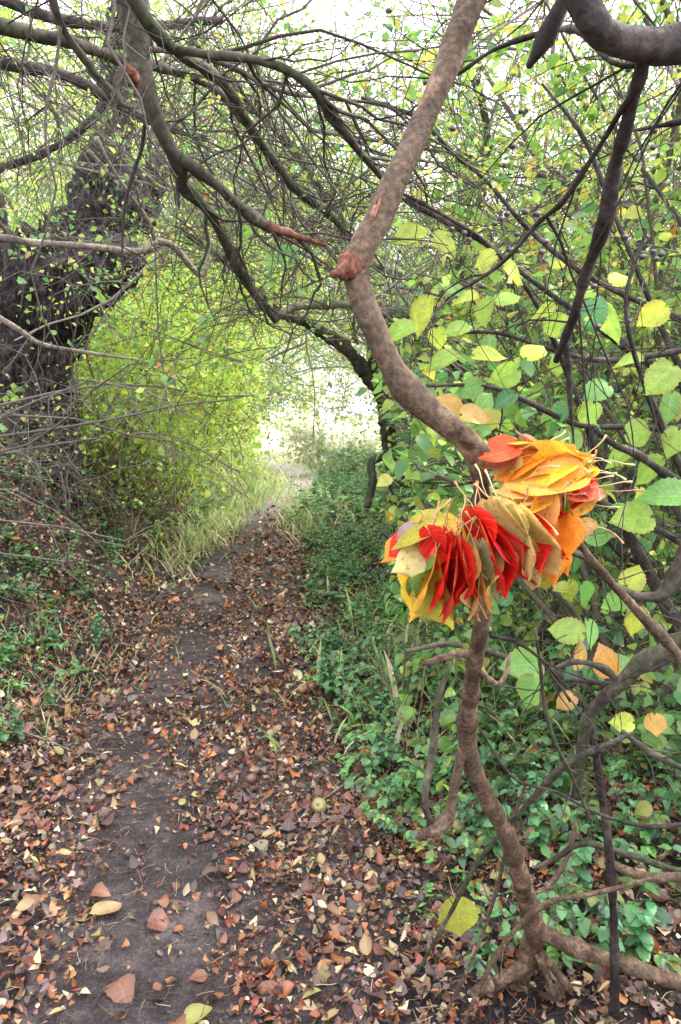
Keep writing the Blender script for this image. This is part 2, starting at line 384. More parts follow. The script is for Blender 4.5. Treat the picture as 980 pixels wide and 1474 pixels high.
# ------------------------------------------------------------------ ground + path
u = np.linspace(-1, 1, 321); gx = -.5 + np.sinh(u * 5.2) / math.sinh(5.2) * 420
w = np.linspace(0, 1, 420); gy = -8 + (np.sinh(w * 5.0) / math.sinh(5.0)) * 640
XX, YY = np.meshgrid(gx, gy); V = np.stack([XX, YY, H(XX, YY)], -1).reshape(-1, 3)
idx = np.arange(len(V)).reshape(XX.shape); Q = np.stack([idx[:-1, :-1], idx[:-1, 1:], idx[1:, 1:], idx[1:, :-1]], -1).reshape(-1, 4)
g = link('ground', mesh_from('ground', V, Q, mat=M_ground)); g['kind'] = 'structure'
# finer soil sheet is part of the path object
py_ = np.concatenate([np.arange(-3, 12, .035), np.arange(12, 48, .12)]); s_ = np.linspace(-1, 1, 41)
hw = .62 + .07 * np.sin(py_ * 2.1) + .05 * np.sin(py_ * 5.3 + 1)
PX = xc(py_)[:, None] + s_[None] * hw[:, None]; PY = np.repeat(py_[:, None], 41, 1)
PZ = H(PX, PY) + .006 + .010 * (1 - s_[None] ** 4) + .004 * np.sin(17 * PX + 5 * PY) * np.sin(21 * PY - 6 * PX)
idx = np.arange(PX.size).reshape(PX.shape); Q = np.stack([idx[:-1, :-1], idx[:-1, 1:], idx[1:, 1:], idx[1:, :-1]], -1).reshape(-1, 4)
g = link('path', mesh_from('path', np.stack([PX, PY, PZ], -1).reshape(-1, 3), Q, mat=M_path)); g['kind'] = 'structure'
def HS(x, y):                        # top of whatever soil is there
    e = np.abs(np.asarray(x) - xc(y)); return H(x, y) + np.where(e < .6, .016, .002)

# ------------------------------------------------------------------ leaf litter
DEADC = [(.26, .085, .03), (.13, .05, .035), (.06, .032, .030), (.28, .17, .085), (.42, .32, .15), (.48, .16, .03), (.66, .55, .36), (.16, .13, .06), (.30, .055, .025), (.19, .12, .11)]
DEADW = [17, 20, 19, 8, 8, 10, 10, 3, 6, 12]
lit = [template('ovate', 4, 1, .5, 1.0), template('ovate', 4, 1, -.4, -1.1), template('ovate', 5, 1, .3, .3, twist=.9), template('round', 5, 1, .5, .8, wave=.05),
       template('narrow', 4, 1, .6, .7), template('narrow', 4, 1, .3, -.8, twist=.7), template('oak', 10, 1, .3, .6), template('round', 5, 1, -.5, -1.0, twist=-.5), template('palm', 9, 1, .2, .5)]
def bare(x, y):
    """share of leaves the trodden line keeps (mud shows through)"""
    d = x - xc(y)
    st = np.exp(-((d + .22 - .12 * np.sin(y * 1.3)) / .18) ** 2) * (.68 + .32 * np.sin(y * 2.9 + 1.5 * np.sin(y)))
    n = np.sin(5 * x + 3.1 * y) * np.sin(4.2 * y - 2 * x)
    near = sstep((3.3 - y) / 1.2) * np.exp(-((x + .85) / .33) ** 2)
    return np.clip(1 - 1.05 * np.clip(st, 0, 1) - .25 * (n > .25) * (np.abs(d) < .6) - .35 * near, .1, 1)
lit2 = [template('ovate', 7, 2, .5, 1.0, wave=.06), template('ovate', 7, 2, -.4, -1.1, edge=.5), template('ovate', 8, 2, .3, .5, twist=1.0, wave=.05), template('round', 8, 2, .5, .9, wave=.09), template('round', 8, 2, .2, 1.6, edge=.6, twist=.4),
        template('narrow', 6, 1, .6, .7), template('narrow', 7, 1, .4, -1.0, twist=.9), template('oak', 12, 2, .3, .7, wave=.05), template('round', 8, 2, -.6, -1.2, twist=-.6, wave=.08), template('palm', 11, 2, .3, .8, wave=.07), template('ovate', 8, 2, .8, 1.8, twist=-.8)]
mb = MB()
def scatter(y0, y1, n, x0=-2.9, x1=3.2):
    y = RNG.uniform(y0, y1, n); x = xc(y) + RNG.uniform(x0, x1, n)
    cl = .5 + .5 * np.sin(7.3 * x + 2.1 * np.sin(3.1 * y)) * np.sin(6.1 * y + 1.7 * np.sin(4.3 * x + 1))
    k = RNG.uniform(0, 1, n) < bare(x, y) * (.4 + .6 * cl); k &= ~((y > 14.5) & (np.abs(x - xc(y)) < .8) & (RNG.uniform(0, 1, n) < .9))
    return x[k], y[k]
for (y0, y1, n, sz, zz, xa, xb) in ((1.2, 3.2, 38000, .027, .016, -2.6, 3), (1.2, 4.2, 42000, .013, .006, -2.6, 3), (3.2, 6.5, 44000, .031, .02, -3.4, 3.2), (6.5, 12, 28000, .047, .02, -4.2, 2.5), (12, 24, 11000, .065, .02, -4.2, 2)):
    x, y = scatter(y0, y1, n, xa, xb); N = len(x)
    a = RNG.uniform(0, 2 * PI, N); ax = np.stack([np.cos(a), np.sin(a), RNG.normal(0, .3, N)], 1)
    nn = np.stack([RNG.normal(0, .45, N), RNG.normal(0, .45, N), np.where(RNG.uniform(0, 1, N) < .5, 1., -1.)], 1)
    s = sz * RNG.lognormal(0, .33, N)
    leaves(mb, lit2 if (sz > .03 and y0 < 5) else lit, np.stack([x, y, HS(x, y) + .006 + RNG.uniform(0, zz, N)], 1), ax, nn, s, palette(N, DEADC, DEADW, .25), (.05, .03, .02))
for (y0, y1, n) in ((1.2, 3.5, 5000), (3.5, 7, 4000)):
    y = RNG.uniform(y0, y1, n); x = xc(y) + RNG.uniform(-2.4, 2.6, n); z = HS(x, y) + .008 + RNG.uniform(0, .014, n); a = RNG.uniform(0, 6.28, n)
    g_ = grow(np.stack([x, y, z], 1), np.stack([np.cos(a), np.sin(a), RNG.normal(0, .15, n)], 1), RNG.uniform(.02, .07, n), 3, .18, 0); mb.tubes(g_, np.full((n, 4), .0009) * RNG.uniform(.6, 1.5, (n, 1)), 3, palette(n, [(.30, .20, .12), (.10, .06, .045), (.45, .35, .22), (.25, .09, .05)], [3, 4, 2, 2]), .2)
o = mb.build('leaf_litter', M_dead, stuff=True); tag(o, 'carpet of small fallen autumn leaves covering path and banks', 'leaf litter')

# the three hundred leaves of the litter that show largest
def single(tp, col, mat, name='fallen_leaf'):
    TV, TQ, TU = tp; c = np.tile(np.array(col), (len(TV), 1)); a = (np.abs(TU[:, 1:2]) ** 3) * .4; c = c * (1 - a) + np.array([[.06, .03, .02]]) * a
    return mesh_from(name, TV, TQ, c, TU, True, mat)
big_t = {'rust-brown curled': (template('round', 10, 2, .45, 1.0, wave=.05, serr=.05), (.21, .07, .035), 60), 'slender pale yellow': (template('narrow', 8, 2, .5, .5), (.46, .37, .15), 55),
         'tan oval': (template('ovate', 9, 2, .35, -.7, wave=.03), (.33, .21, .11), 45), 'dark brown lobed': (template('palm', 16, 2, .2, .5, wave=.03), (.11, .055, .04), 40),
         'orange curled': (template('ovate', 10, 2, .6, 1.4, serr=.05, wave=.04), (.42, .13, .035), 30), 'greyish brown oak-like': (template('oak', 14, 2, .25, .6), (.17, .12, .10), 25),
         'yellow-green oval': (template('ovate', 9, 2, .3, .4), (.36, .36, .10), 15), 'dusky purple-brown broad': (template('round', 10, 2, -.3, -.6, wave=.06), (.14, .065, .055), 30)}
for kind, (tp, col, n) in big_t.items():
    me = single(tp, col, M_dead1); g = kind + ' fallen leaves on the ground'
    for i in range(n):
        for _ in range(30):
            y = RNG.uniform(1.75, 4.4); x = xc(y) + RNG.uniform(-1.0, 1.3)
            if RNG.uniform() < bare(x, y) ** .5: break
        o = link('fallen_leaf', me); tag(o, kind + ' fallen leaf lying loose on the leaf-strewn ground', 'leaf', g)
        o.location = (x, y, float(HS(x, y)) + .016 + RNG.uniform(0, .012)); o.rotation_euler = (RNG.normal(0, .3), RNG.normal(0, .3), RNG.uniform(0, 6.28)); s = RNG.uniform(.045, .07) * (1.15 if 'broad' in kind or 'rust' in kind else 1); o.scale = (s, s, s)
# hand placed conspicuous ones
for (a, b, s, kind, lab) in ((175, 1312, .12, 'tan oval', 'large elongated rust-tinted leaf on the dark mud near the path centre'), (213, 1338, .10, 'rust-brown curled', 'broad rusty leaf just right of the large elongated leaf'),
                     (355, 1425, .13, 'rust-brown curled', 'large crumpled red-brown leaf at the lower middle edge'), (170, 1425, .10, 'rust-brown curled', 'red-brown leaf in the dark mud at the lower left'),
                     (300, 1462, .11, 'yellow-green oval', 'yellowish green leaf at the very bottom of the path'), (75, 1130, .09, 'orange curled', 'bright orange curled leaf on the left verge'),
                     (240, 750 + 310, .06, 'yellow-green oval', 'pale yellow leaf beside the bare mud patch')):
    tp, col, n = big_t[kind]; p = G(a, b)
    o = link('fallen_leaf', single(tp, col, M_dead1)); tag(o, lab, 'leaf'); o.location = (p[0], p[1], p[2] + .03); o.rotation_euler = (RNG.normal(0, .15), RNG.normal(0, .15), RNG.uniform(0, 6.28)); o.scale = (s, s, s)

# fallen apples
def apple_mesh(c):
    V = []; Q = []; n, m = 14, 18
    for i in range(n + 1):
        th = PI * i / n; r = math.sin(th); z = math.cos(th)
        z2 = z * .86 - .28 * math.exp(-(r / .28) ** 2) * (1 if z > 0 else -.5)
        for j in range(m):
            a = 2 * PI * j / m; rr = r * (1 + .03 * math.cos(5 * a) * (1 - z) * .5); V.append((rr * math.cos(a), rr * math.sin(a), z2))
    for i in range(n):
        for j in range(m): Q.append((i * m + j, (i + 1) * m + j, (i + 1) * m + (j + 1) % m, i * m + (j + 1) % m))
    V = np.array(V); C = np.tile(np.array(c, float), (len(V), 1)); k = np.clip(V[:, :1] * .6 + .2, 0, 1); C = C * (1 - k) + np.array([[.28, .10, .04]]) * k
    return mesh_from('fallen_apple', V, np.array(Q), C, np.zeros((len(V), 2)), True, M_apple)
M_apple = leaf_mat('apple_skin', 0, .12, rnd=True, rough=.35)
apm = [apple_mesh((.30, .27, .10)), apple_mesh((.20, .13, .07)), apple_mesh((.34, .16, .07))]
stem = MB(); stem.tubes(np.array([[[0, 0, .6], [.05, 0, .8], [.14, .02, 1.05]]]), np.array([[.05, .04, .05]]), 5, (.08, .05, .03))
stem_o = stem.build('stalk', M_twig)
stem_me = stem_o.data; bpy.data.objects.remove(stem_o)
APL = [(411, 858, 2, 'reddish fallen apple, largest of the cluster at the right edge of the path'), (398, 846, 1, 'brown fallen apple just left of the reddish one on the path edge'), (437, 866, 1, 'brown apple half hidden in litter right of the apple cluster'),
       (423, 806, 0, 'greenish apple farther up the right edge of the path'), (436, 797, 0, 'small green apple farthest up the path edge'), (402, 928, 1, 'dull brown apple lying below the apple cluster'), (421, 931, 0, 'yellow-green apple among leaves beside a dull brown one'),
       (459, 1175, 0, 'greenish brown apple alone in the litter near the foliage'), (449, 999, 1, 'dark brown apple at the edge of the green plants'), (389, 1070, 0, 'yellow-green apple in the middle of the litter'),
       (436, 1003, 2, 'rusty apple touching the green plants at the path edge'), (362, 1135, 1, 'small brown apple sunk in the leaves'), (660, 1200, 0, 'large green apple under the right-hand branches'), (470, 905, 1, 'brown apple in the green plants beyond the path')]
for (a, b, k, lab) in APL:
    p = G(a, b); o = link('fallen_apple', apm[k]); tag(o, lab, 'apple', 'fallen apples at the path edge'); r = RNG.uniform(.026, .034)
    o.location = (p[0], p[1], float(HS(p[0], p[1])) + r * .8); o.rotation_euler = (RNG.uniform(-1, 1), RNG.uniform(-1, 1), RNG.uniform(0, 6)); o.scale = (r, r, r)
    link('stalk', stem_me, o)

# fallen sticks
for i, (a, b, c, d, r, lab) in enumerate(((385, 1215, 430, 1190, .006, 'short dark stick lying in the litter by the lone apple'), (225, 1085, 265, 1068, .005, 'thin dark twig lying across the mud'),
                                  (0, 1050, 115, 1090, .005, 'pale dry stick on the left verge'), (425, 835, 450, 815, .01, 'dark stick by the apples at the path edge'), (410, 1200, 560, 1090, .006, 'long pale stick sloping up into the plants'), (95, 720, 150, 700, .015, 'dead stick on the left bank under the old tree'))):
    p, q = G(a, b), G(c, d); L = np.linalg.norm(q - p); m_ = (p + q) / 2
    mb = MB(); limb(mb, [[*p, r], [*(m_ + [0, 0, .012]), r * .9], [*q, r * .5]], 14, 7, .2, 40, seed=i)
    t = np.array([[m_, m_ + (q - p) * .12 + [0, .02, .03], m_ + (q - p) * .2 + [0, .05, .05]]]); mb.tubes(t, np.array([[r * .5, r * .4, r * .2]]), 5)
    mb.V = [v + np.array([[0, 0, .016]]) for v in mb.V]
    o = mb.build('fallen_stick', M_pale if 'pale' in lab else M_moss); tag(o, lab, 'stick')

# ------------------------------------------------------------------ crooked foreground tree
root = thing('crooked_tree', 'slim crooked tree in the foreground with a sharply bent brown stem carrying the leaf garland', 'tree', P(770, 1345, 1.85) * [1, 1, 0] + [0, 0, float(H(*P(770, 1345, 1.85)[:2]))])
mb = MB()
stemrows = [(720, -230, 21, 1.12), (690, -40, 21, 1.08), (672, 20, 21, 1.06), (642, 105, 20, 1.04), (602, 190, 19, 1.02), (566, 260, 20, 1.0), (541, 315, 22, .99), (519, 355, 22, .98), (508, 388, 21, .98), (518, 428, 19, .98), (541, 482, 19, .98),
            (574, 545, 19, .99), (614, 588, 18.5, 1.0), (652, 618, 18, 1.0), (681, 645, 16.5, 1.01), (692, 690, 12.5, 1.03), (695, 750, 12, 1.06), (699, 820, 12, 1.10), (697, 880, 12, 1.14), (686, 940, 12, 1.2), (677, 1000, 12, 1.28),
            (674, 1055, 14, 1.36), (684, 1105, 14, 1.44), (707, 1160, 14, 1.52), (731, 1210, 14, 1.60), (748, 1265, 14.5, 1.68), (762, 1315, 16, 1.76), (767, 1350, 16, 1.82), (748, 1405, 12, 1.88), (705, 1465, 12, 1.93), (665, 1530, 12, 1.97)]
ms = px(stemrows); ms[:11, 3] *= .9; STEM = limb(mb, ms, 260, 20, .10, 16, knots=9, seed=3)
mb.build('trunk', M_main, root)
mb = MB(); k0 = px([(512, 372, 19, .975), (500, 385, 17, .965), (487, 392, 10, .955), (478, 394, 5, .95)]); limb(mb, k0, 22, 14, .35, 60, seed=9); mb.build('knot', M_wood, root, label='reddish broken knot at the elbow of the stem')
mb = MB()                             # torn strip of bark above the elbow
for (a, b, r, L, s) in ((538, 315, 5, 28, 1), (529, 335, 4.5, 22, 2), (545, 297, 3, 16, 3), (533, 325, 3, 30, 4)):
    limb(mb, px([(a + 4, b - L, r * .25, .975), (a + 1, b - L * .4, r * .8, .971), (a - 3, b + L * .3, r * .8, .968), (a - 6, b + L, r * .2, .966)]), 24, 10, .6, 120, seed=s)
mb.build('bark_wound', M_wood, root, label='torn red-brown bark wound above the elbow')
BR = {'right fork': ([(768, 1335, 14, 1.8), (800, 1350, 14, 1.78), (850, 1372, 13, 1.75), (920, 1395, 12, 1.7), (1000, 1425, 12, 1.66), (1080, 1480, 12, 1.65)], M_main),
      'drooping': ([(676, 1062, 10, 1.37), (665, 1085, 9, 1.38), (656, 1125, 8, 1.4), (648, 1170, 8, 1.42), (632, 1190, 9, 1.42), (600, 1205, 6, 1.42)], M_main),
      'upcurl': ([(634, 1189, 6, 1.42), (614, 1175, 6, 1.43), (612, 1140, 6, 1.45), (622, 1080, 5.5, 1.48), (630, 1010, 5, 1.5), (648, 955, 4, 1.52)], M_moss),
      'stub': ([(686, 942, 8, 1.2), (655, 943, 6, 1.2), (607, 956, 4.5, 1.2)], M_main),
      'low side twig': ([(690, 965, 5, 1.22), (715, 985, 4, 1.22), (728, 970, 4, 1.23), (733, 945, 3, 1.24)], M_main),
      'root left': ([(765, 1385, 11, 1.84), (715, 1415, 10, 1.86), (650, 1445, 9, 1.9), (590, 1480, 8, 1.95)], M_main),
      'root thin': ([(775, 1375, 7, 1.8), (790, 1410, 6, 1.82), (800, 1450, 6, 1.85), (810, 1500, 6, 1.88)], M_main),
      'root right': ([(778, 1370, 6, 1.8), (820, 1425, 7, 1.84), (850, 1480, 7, 1.88), (870, 1520, 6, 1.9)], M_main),
      'broken spur': ([(664, 628, 7, .985), (690, 640, 7, .975), (706, 650, 3, .972)], M_main)}
for i, (k, (rows, mt)) in enumerate(BR.items()):
    rr_ = px(rows); rr_[:, 3] *= .88; mb = MB(); limb(mb, rr_, None, 12, .16, 30, knots=4, seed=20 + i)
    mb.build('root' if k.startswith('root') else 'branch', mt, root)
# dead side twigs sweeping across below the stem
DT = [[(600, 1400, 3, 1.75), (640, 1330, 4, 1.7), (690, 1240, 4.5, 1.62), (745, 1175, 5, 1.55), (805, 1108, 6, 1.5), (860, 1078, 6, 1.47), (912, 1055, 3, 1.45)],
      [(660, 1500, 4, 1.75), (690, 1420, 4, 1.72), (735, 1345, 5, 1.68), (790, 1300, 5, 1.62), (860, 1285, 4.5, 1.58), (935, 1265, 3, 1.55)],
      [(890, 1560, 10, 1.78), (884, 1450, 9, 1.74), (883, 1375, 8.5, 1.7), (880, 1280, 8, 1.66), (872, 1190, 7.5, 1.62), (858, 1085, 7, 1.58), (843, 1015, 4, 1.55)],
      [(895, 1052, 5, 1.47), (940, 1085, 5, 1.45), (1000, 1115, 5, 1.44)],
      [(620, 1500, 3, 1.8), (680, 1380, 3.5, 1.75), (715, 1280, 3.5, 1.72), (735, 1190, 3.5, 1.7), (760, 1120, 3, 1.68)],
      [(690, 1380, 3, 1.72), (715, 1420, 3, 1.74), (700, 1474, 3, 1.76)],
      [(770, 1250, 4, 1.8), (800, 1235, 5, 1.78), (840, 1213, 6, 1.75), (890, 1225, 5, 1.72), (1000, 1262, 5, 1.7)],
      [(870, 1240, 6, 1.66), (930, 1262, 8, 1.62), (1000, 1258, 8, 1.6), (1080, 1240, 9, 1.58)],
      [(690, 1050, 2.2, 1.5), (740, 1120, 2.4, 1.5), (800, 1140, 2.4, 1.5), (870, 1175, 3, 1.5), (940, 1190, 4, 1.5), (1010, 1182, 5, 1.5)],
      [(770, 905, 2.5, 1.3), (778, 960, 3, 1.32), (785, 1020, 3.5, 1.34), (800, 1070, 3.5, 1.36), (820, 1110, 3.5, 1.4), (850, 1180, 3, 1.45)],
      [(830, 1180, 3, 1.9), (818, 1230, 4, 1.88), (790, 1275, 4, 1.86), (760, 1290, 3, 1.85)],
      [(705, 915, 4, 1.15), (745, 925, 3, 1.16), (790, 960, 2.5, 1.17), (820, 1010, 2, 1.2)]]
dt_root = thing('dead_branch', 'tangle of thin dead grey-brown side branches crossing behind the lower crooked stem', 'branches', P(883, 1480, 1.75) * [1, 1, 0])
for i, rows in enumerate(DT):
    rr_ = px(rows); rr_[:, 3] *= .8; mb = MB(); c = limb(mb, rr_, None, 8, .22, 40, knots=5, seed=40 + i, color=(.1, .08, .07))
    s, t = sample_on(c[None, :, :3], 7); q = grow(s, nrm(t + RNG.normal(0, .8, t.shape)), RNG.uniform(.06, .2, 7), 4, .2, 0)
    mb.tubes(q, taper(np.full(7, .0016), 4), 4, (.09, .07, .06)); mb.build('branch', (M_moss, M_main, M_dark)[i % 3], dt_root)
hr = thing('lower_branch', 'reddish-brown branch sloping down from the right end of the leaf garland', 'branch', P(1060, 1010, 1.3))
for i, (rows, mt) in enumerate((([(700, 655, 4, 1.02), (760, 690, 5, 1.03), (815, 755, 6.5, 1.05), (850, 805, 8, 1.08), (900, 862, 9, 1.12), (950, 915, 9.5, 1.16), (1010, 985, 11, 1.2), (1120, 1130, 14, 1.3)], M_main),
                   ([(800, 792, 4, 1.2), (840, 800, 6, 1.2), (885, 843, 7, 1.2), (935, 860, 9, 1.2), (965, 842, 10, 1.2), (985, 780, 10, 1.2), (1030, 690, 12, 1.2)], M_moss),
                   ([(830, 1150, 10, 1.6), (834, 1090, 11, 1.58), (845, 1030, 13, 1.56), (885, 990, 14, 1.53), (925, 955, 15, 1.5), (990, 915, 16, 1.46), (1080, 860, 18, 1.4)], M_moss),
                   ([(790, 965, 4, 1.55), (830, 952, 5, 1.54), (870, 962, 6, 1.53), (895, 985, 7, 1.53)], M_moss),
                   ([(800, 1005, 2.5, 1.6), (815, 980, 3.5, 1.58), (880, 985, 4, 1.55)], M_dark), ([(905, 975, 3, 1.5), (960, 950, 5, 1.48), (1020, 905, 5, 1.45)], M_dark))):
    rr_ = px(rows); rr_[:, 3] *= .76; mb = MB(); c = limb(mb, rr_, None, 12, .18, 30, knots=5, seed=60 + i)
    s, t = sample_on(c[None, :, :3], 6); q = grow(s, nrm(t + RNG.normal(0, .8, t.shape)), RNG.uniform(.05, .18, 6), 4, .2, 0)
    mb.tubes(q, taper(np.full(6, .0015), 4), 4, (.09, .07, .06)); mb.build('branch', mt, hr)

# ------------------------------------------------------------------ garland
RED, ORA, YEL, CRM, GRN, OLV, TAN, PCH, BRN, PNK = (.80, .012, .012), (.92, .30, .025), (.88, .55, .04), (.70, .62, .25), (.12, .28, .05), (.48, .46, .05), (.72, .46, .17), (.88, .47, .14), (.25, .08, .03), (.85, .16, .12)
gar = thing('leaf_garland', 'garland of threaded red, orange and yellow autumn leaves draped over the crooked stem', 'garland', P(700, 760, .98))
GL = [  # px, py of leaf centre, screen direction of tip (deg, 0 right, -90 down), length px, yaw (0 faces us, 90 edge on), depth, colour
 (596, 765, 196, 84, 62, .965, OLV), (622, 758, 176, 84, 60, .975, YEL), (572, 787, 215, 50, 45, .99, RED), (566, 797, 225, 46, 30, 1.0, ORA), (588, 786, 240, 60, 30, .975, (.42, .30, .34)), (590, 814, 215, 66, 30, .955, CRM),
 (606, 796, -118, 66, 60, .95, PNK), (592, 838, -112, 80, 40, .985, YEL), (604, 835, -118, 74, 68, .945, GRN), (610, 862, -100, 72, 35, .985, GRN), (600, 868, -100, 60, 30, 1.0, YEL), (634, 872, -72, 92, 35, .965, OLV),
 (613, 842, -105, 100, 62, .94, (.80, .42, .04)), (620, 850, -98, 92, 66, .943, (.72, .40, .03)), (632, 790, -60, 66, 55, .935, RED), (630, 818, -108, 96, 62, .932, RED), (640, 828, -98, 112, 68, .932, RED), (648, 836, -95, 118, 74, .932, RED), (655, 842, -92, 118, 78, .934, (.7, .01, .03)),
 (661, 838, -90, 116, 80, .934, RED), (667, 842, -90, 108, 80, .936, (.72, .02, .02)), (673, 842, -88, 112, 80, .937, PCH), (678, 846, -92, 108, 78, .938, TAN), (684, 842, -86, 106, 78, .938, PCH), (689, 846, -92, 100, 72, .94, TAN),
 (697, 828, -82, 92, 58, .936, (.48, .52, .26)), (703, 834, -95, 86, 66, .938, CRM), (709, 815, -75, 84, 66, .936, YEL), (652, 762, 120, 60, 55, .97, YEL), (652, 745, 95, 60, 20, 1.02, GRN), (667, 768, 85, 60, 60, .96, YEL), (680, 775, 100, 60, 60, .955, (.9, .5, .02)),
 (702, 790, -68, 112, 72, .932, RED), (709, 795, -66, 116, 77, .932, (.72, .01, .02)), (716, 800, -66, 120, 78, .932, RED), (722, 804, -65, 122, 78, .933, (.65, .01, .04)), (729, 806, -63, 116, 78, .934, RED), (736, 808, -62, 112, 76, .935, RED), (742, 812, -60, 96, 72, .936, (.75, .10, .08)),
 (733, 768, -56, 104, 66, .93, CRM), (741, 774, -60, 110, 62, .93, (.72, .60, .2)), (752, 780, -66, 112, 66, .931, CRM), (760, 786, -74, 112, 60, .932, (.74, .58, .18)), (768, 800, -82, 96, 64, .938, TAN), (776, 786, -66, 84, 66, .936, RED), (783, 780, -62, 92, 66, .938, RED),
 (790, 762, -92, 108, 28, .945, (.92, .36, .04)), (800, 785, -98, 100, 45, .96, ORA), (790, 812, -74, 70, 30, .97, (.95, .28, .02)), (805, 802, -60, 60, 45, .98, ORA), (768, 742, -120, 76, 40, .935, PCH), (752, 733, 205, 78, 40, .94, YEL), (735, 745, 215, 60, 40, .95, (.75, .58, .15)),
 (809, 742, -95, 52, 60, .95, GRN), (815, 755, -60, 44, 30, .96, OLV), (746, 708, 190, 86, 45, .965, PCH), (768, 722, 205, 76, 60, .95, TAN), (780, 700, 192, 108, 40, .95, (.92, .44, .08)), (822, 728, 230, 62, 20, .965, (.93, .45, .05)),
 (800, 722, 185, 76, 62, .965, RED), (815, 702, 180, 80, 58, .965, PNK), (812, 692, 182, 88, 66, .97, RED), (824, 706, 176, 74, 66, .97, PNK), (798, 682, 186, 100, 72, .972, YEL), (768, 670, 184, 112, 52, .965, (.86, .68, .05)),
 (784, 664, 180, 112, 74, .985, (.82, .5, .04)), (760, 684, 204, 84, 55, .975, PCH), (794, 656, 172, 100, 74, .99, ORA), (765, 652, 176, 108, 74, 1.0, (.85, .36, .04)), (738, 660, 188, 90, 60, .99, ORA), (714, 655, 200, 60, 35, .985, (.85, .10, .03)),
 (716, 668, 222, 52, 50, .99, BRN), (745, 642, 170, 74, 72, 1.01, BRN), (755, 634, 150, 50, 60, 1.01, (.3, .12, .09)), (778, 646, 178, 86, 74, 1.01, (.9, .42, .05)), (805, 666, 180, 90, 72, 1.0, (.8, .62, .08)), (730, 684, 250, 56, 50, .99, TAN),
 (738, 716, 240, 60, 45, .975, ORA), (830, 765, 200, 52, 60, 1.0, TAN), (780, 842, -80, 32, 40, .96, OLV), (765, 838, -95, 36, 30, .95, CRM), (640, 800, -140, 56, 50, .93, RED), (648, 790, -70, 60, 60, .93, (.75, .02, .02)), (828, 680, 190, 60, 68, .97, YEL)]
gtp = [template('round', 44, 3, f, c, edge=e, serr=.022, wave=w, heart=.12, twist=t) for f, c, e, w, t in ((.2, .5, .2, .03, .3), (-.15, -.5, .2, .035, -.3), (.35, .3, -.3, .045, .2), (.1, .9, .3, .025, -.2), (.25, -.3, .3, .04, .4))]
for i, (a, b, ang, L, yaw, Y, col) in enumerate(GL):
    an = math.radians(ang); ax = np.array([math.cos(an), RNG.normal(0, .12), math.sin(an)]); ax /= np.linalg.norm(ax)
    cam_n = np.array([0, -1., .15]); cam_n = cam_n - ax * cam_n.dot(ax); cam_n /= np.linalg.norm(cam_n); yw = math.radians(yaw + RNG.normal(0, 6)) * (-1 if i % 2 == 0 and abs(yaw) < 30 else 1)
    side = np.cross(ax, cam_n); n = cam_n * math.cos(yw) + side * math.sin(yw)
    size = L * 1.0 * Y / F * (.92 if b < 700 and a > 735 else 1); c = P(a, b, Y); base = c - ax * size * .5
    mb = MB(); tv = gtp[RNG.integers(0, len(gtp))]
    cc = np.array([col]) * RNG.uniform(.88, 1.1)
    leaves(mb, [tv], [base - np.array(gar.location)], [ax], [n], size, cc)
    # blend of a second tint towards the rim
    C = mb.C[0]; U = mb.U[0]; sec = np.array({0: (.75, .5, .05), 1: (.5, .35, .08), 2: (.85, .3, .03)}[i % 3]); a2 = (np.abs(U[:, 1:2]) ** 2 * .28 * (RNG.uniform() if col is not RED else .15)); mb.C[0] = C * (1 - a2) + sec * a2
    lf = link('leaf', mesh_from('leaf', mb.V[0], mb.Q[0], mb.C[0], mb.U[0], True, M_gar), gar)
    if True:                    # its stalk
        mb = MB(); b0 = base - np.array(gar.location); L2 = RNG.uniform(.03, .07)
        d0 = -ax * .9 + RNG.normal(0, .3, 3); d0[1] -= .25
        if b < 700: d0 += np.array([.35, 0, .5 * (1 if b < 665 else 0)])
        if a < 720 and b > 735 and ang < 0: d0 += np.array([-.1, 0, .5])
        q = grow(b0[None] + ax[None] * .006, d0[None], np.array([L2]), 6, .17, 0)
        col_s = [(.78, .50, .22), (.75, .62, .30), (.70, .34, .16), (.55, .55, .22)][i % 4]
        mb.tubes(q, np.array([[.0011, .0008, .0007, .0007, .0008, .0010, .0018]]), 6, col_s, .1)
        link('stalk', mesh_from('stalk', mb.V[0], mb.Q[0], mb.C[0], mb.U[0], True, M_stalk), lf)
mb = MB(); st = px([(570, 790, 1, .99), (610, 805, 1, .965), (660, 800, 1, .96), (710, 785, 1, .95), (760, 770, 1, .955), (800, 735, 1, .965), (790, 690, 1, .985), (755, 655, 1, 1.0), (705, 650, 1, 1.0), (690, 668, 1, 1.04)])
limb(mb, st * [1, 1, 1, .9], 60, 5, 0, 1); mb.build('string', M_stalk, gar)

# ------------------------------------------------------------------ shrubs and trees
T_small = [template('ovate', 2, 1, .35, .4), template('ovate', 3, 1, .3, .8), template('round', 3, 1, .25, .3)]
T_near = [template('ovate', 9, 2, .3, .6, wave=.02, serr=.04), template('ovate', 9, 2, .2, .3, serr=.04), template('round', 10, 2, .2, .5, heart=.08, serr=.04, wave=.02), template('ovate', 9, 2, .35, .9, twist=.4, wave=.03)]
T_mid = [template('ovate', 4, 1, .3, .5), template('round', 4, 1, .25, .4, heart=.08), template('round', 5, 1, .2, -.3), template('ovate', 4, 1, .35, .8, twist=.4)]
T_bigl = [template('round', 20, 3, f, c, edge=.15, serr=.05, wave=w, heart=.12, twist=t) for f, c, w, t in ((.12, .4, .02, .2), (.2, .2, .025, -.2), (-.08, .7, .02, 0), (.25, .5, .03, .3))]
YG = [(.37, .54, .08), (.22, .44, .07), (.56, .62, .10), (.12, .32, .08), (.62, .52, .08), (.5, .2, .03)]
BR = [(.66, .96, .12), (.50, .88, .14), (.86, .92, .18), (.30, .50, .12), (.84, .80, .50), (.7, .4, .1)]  # leaf colours raised to paint in the strong sunlight around the clearing
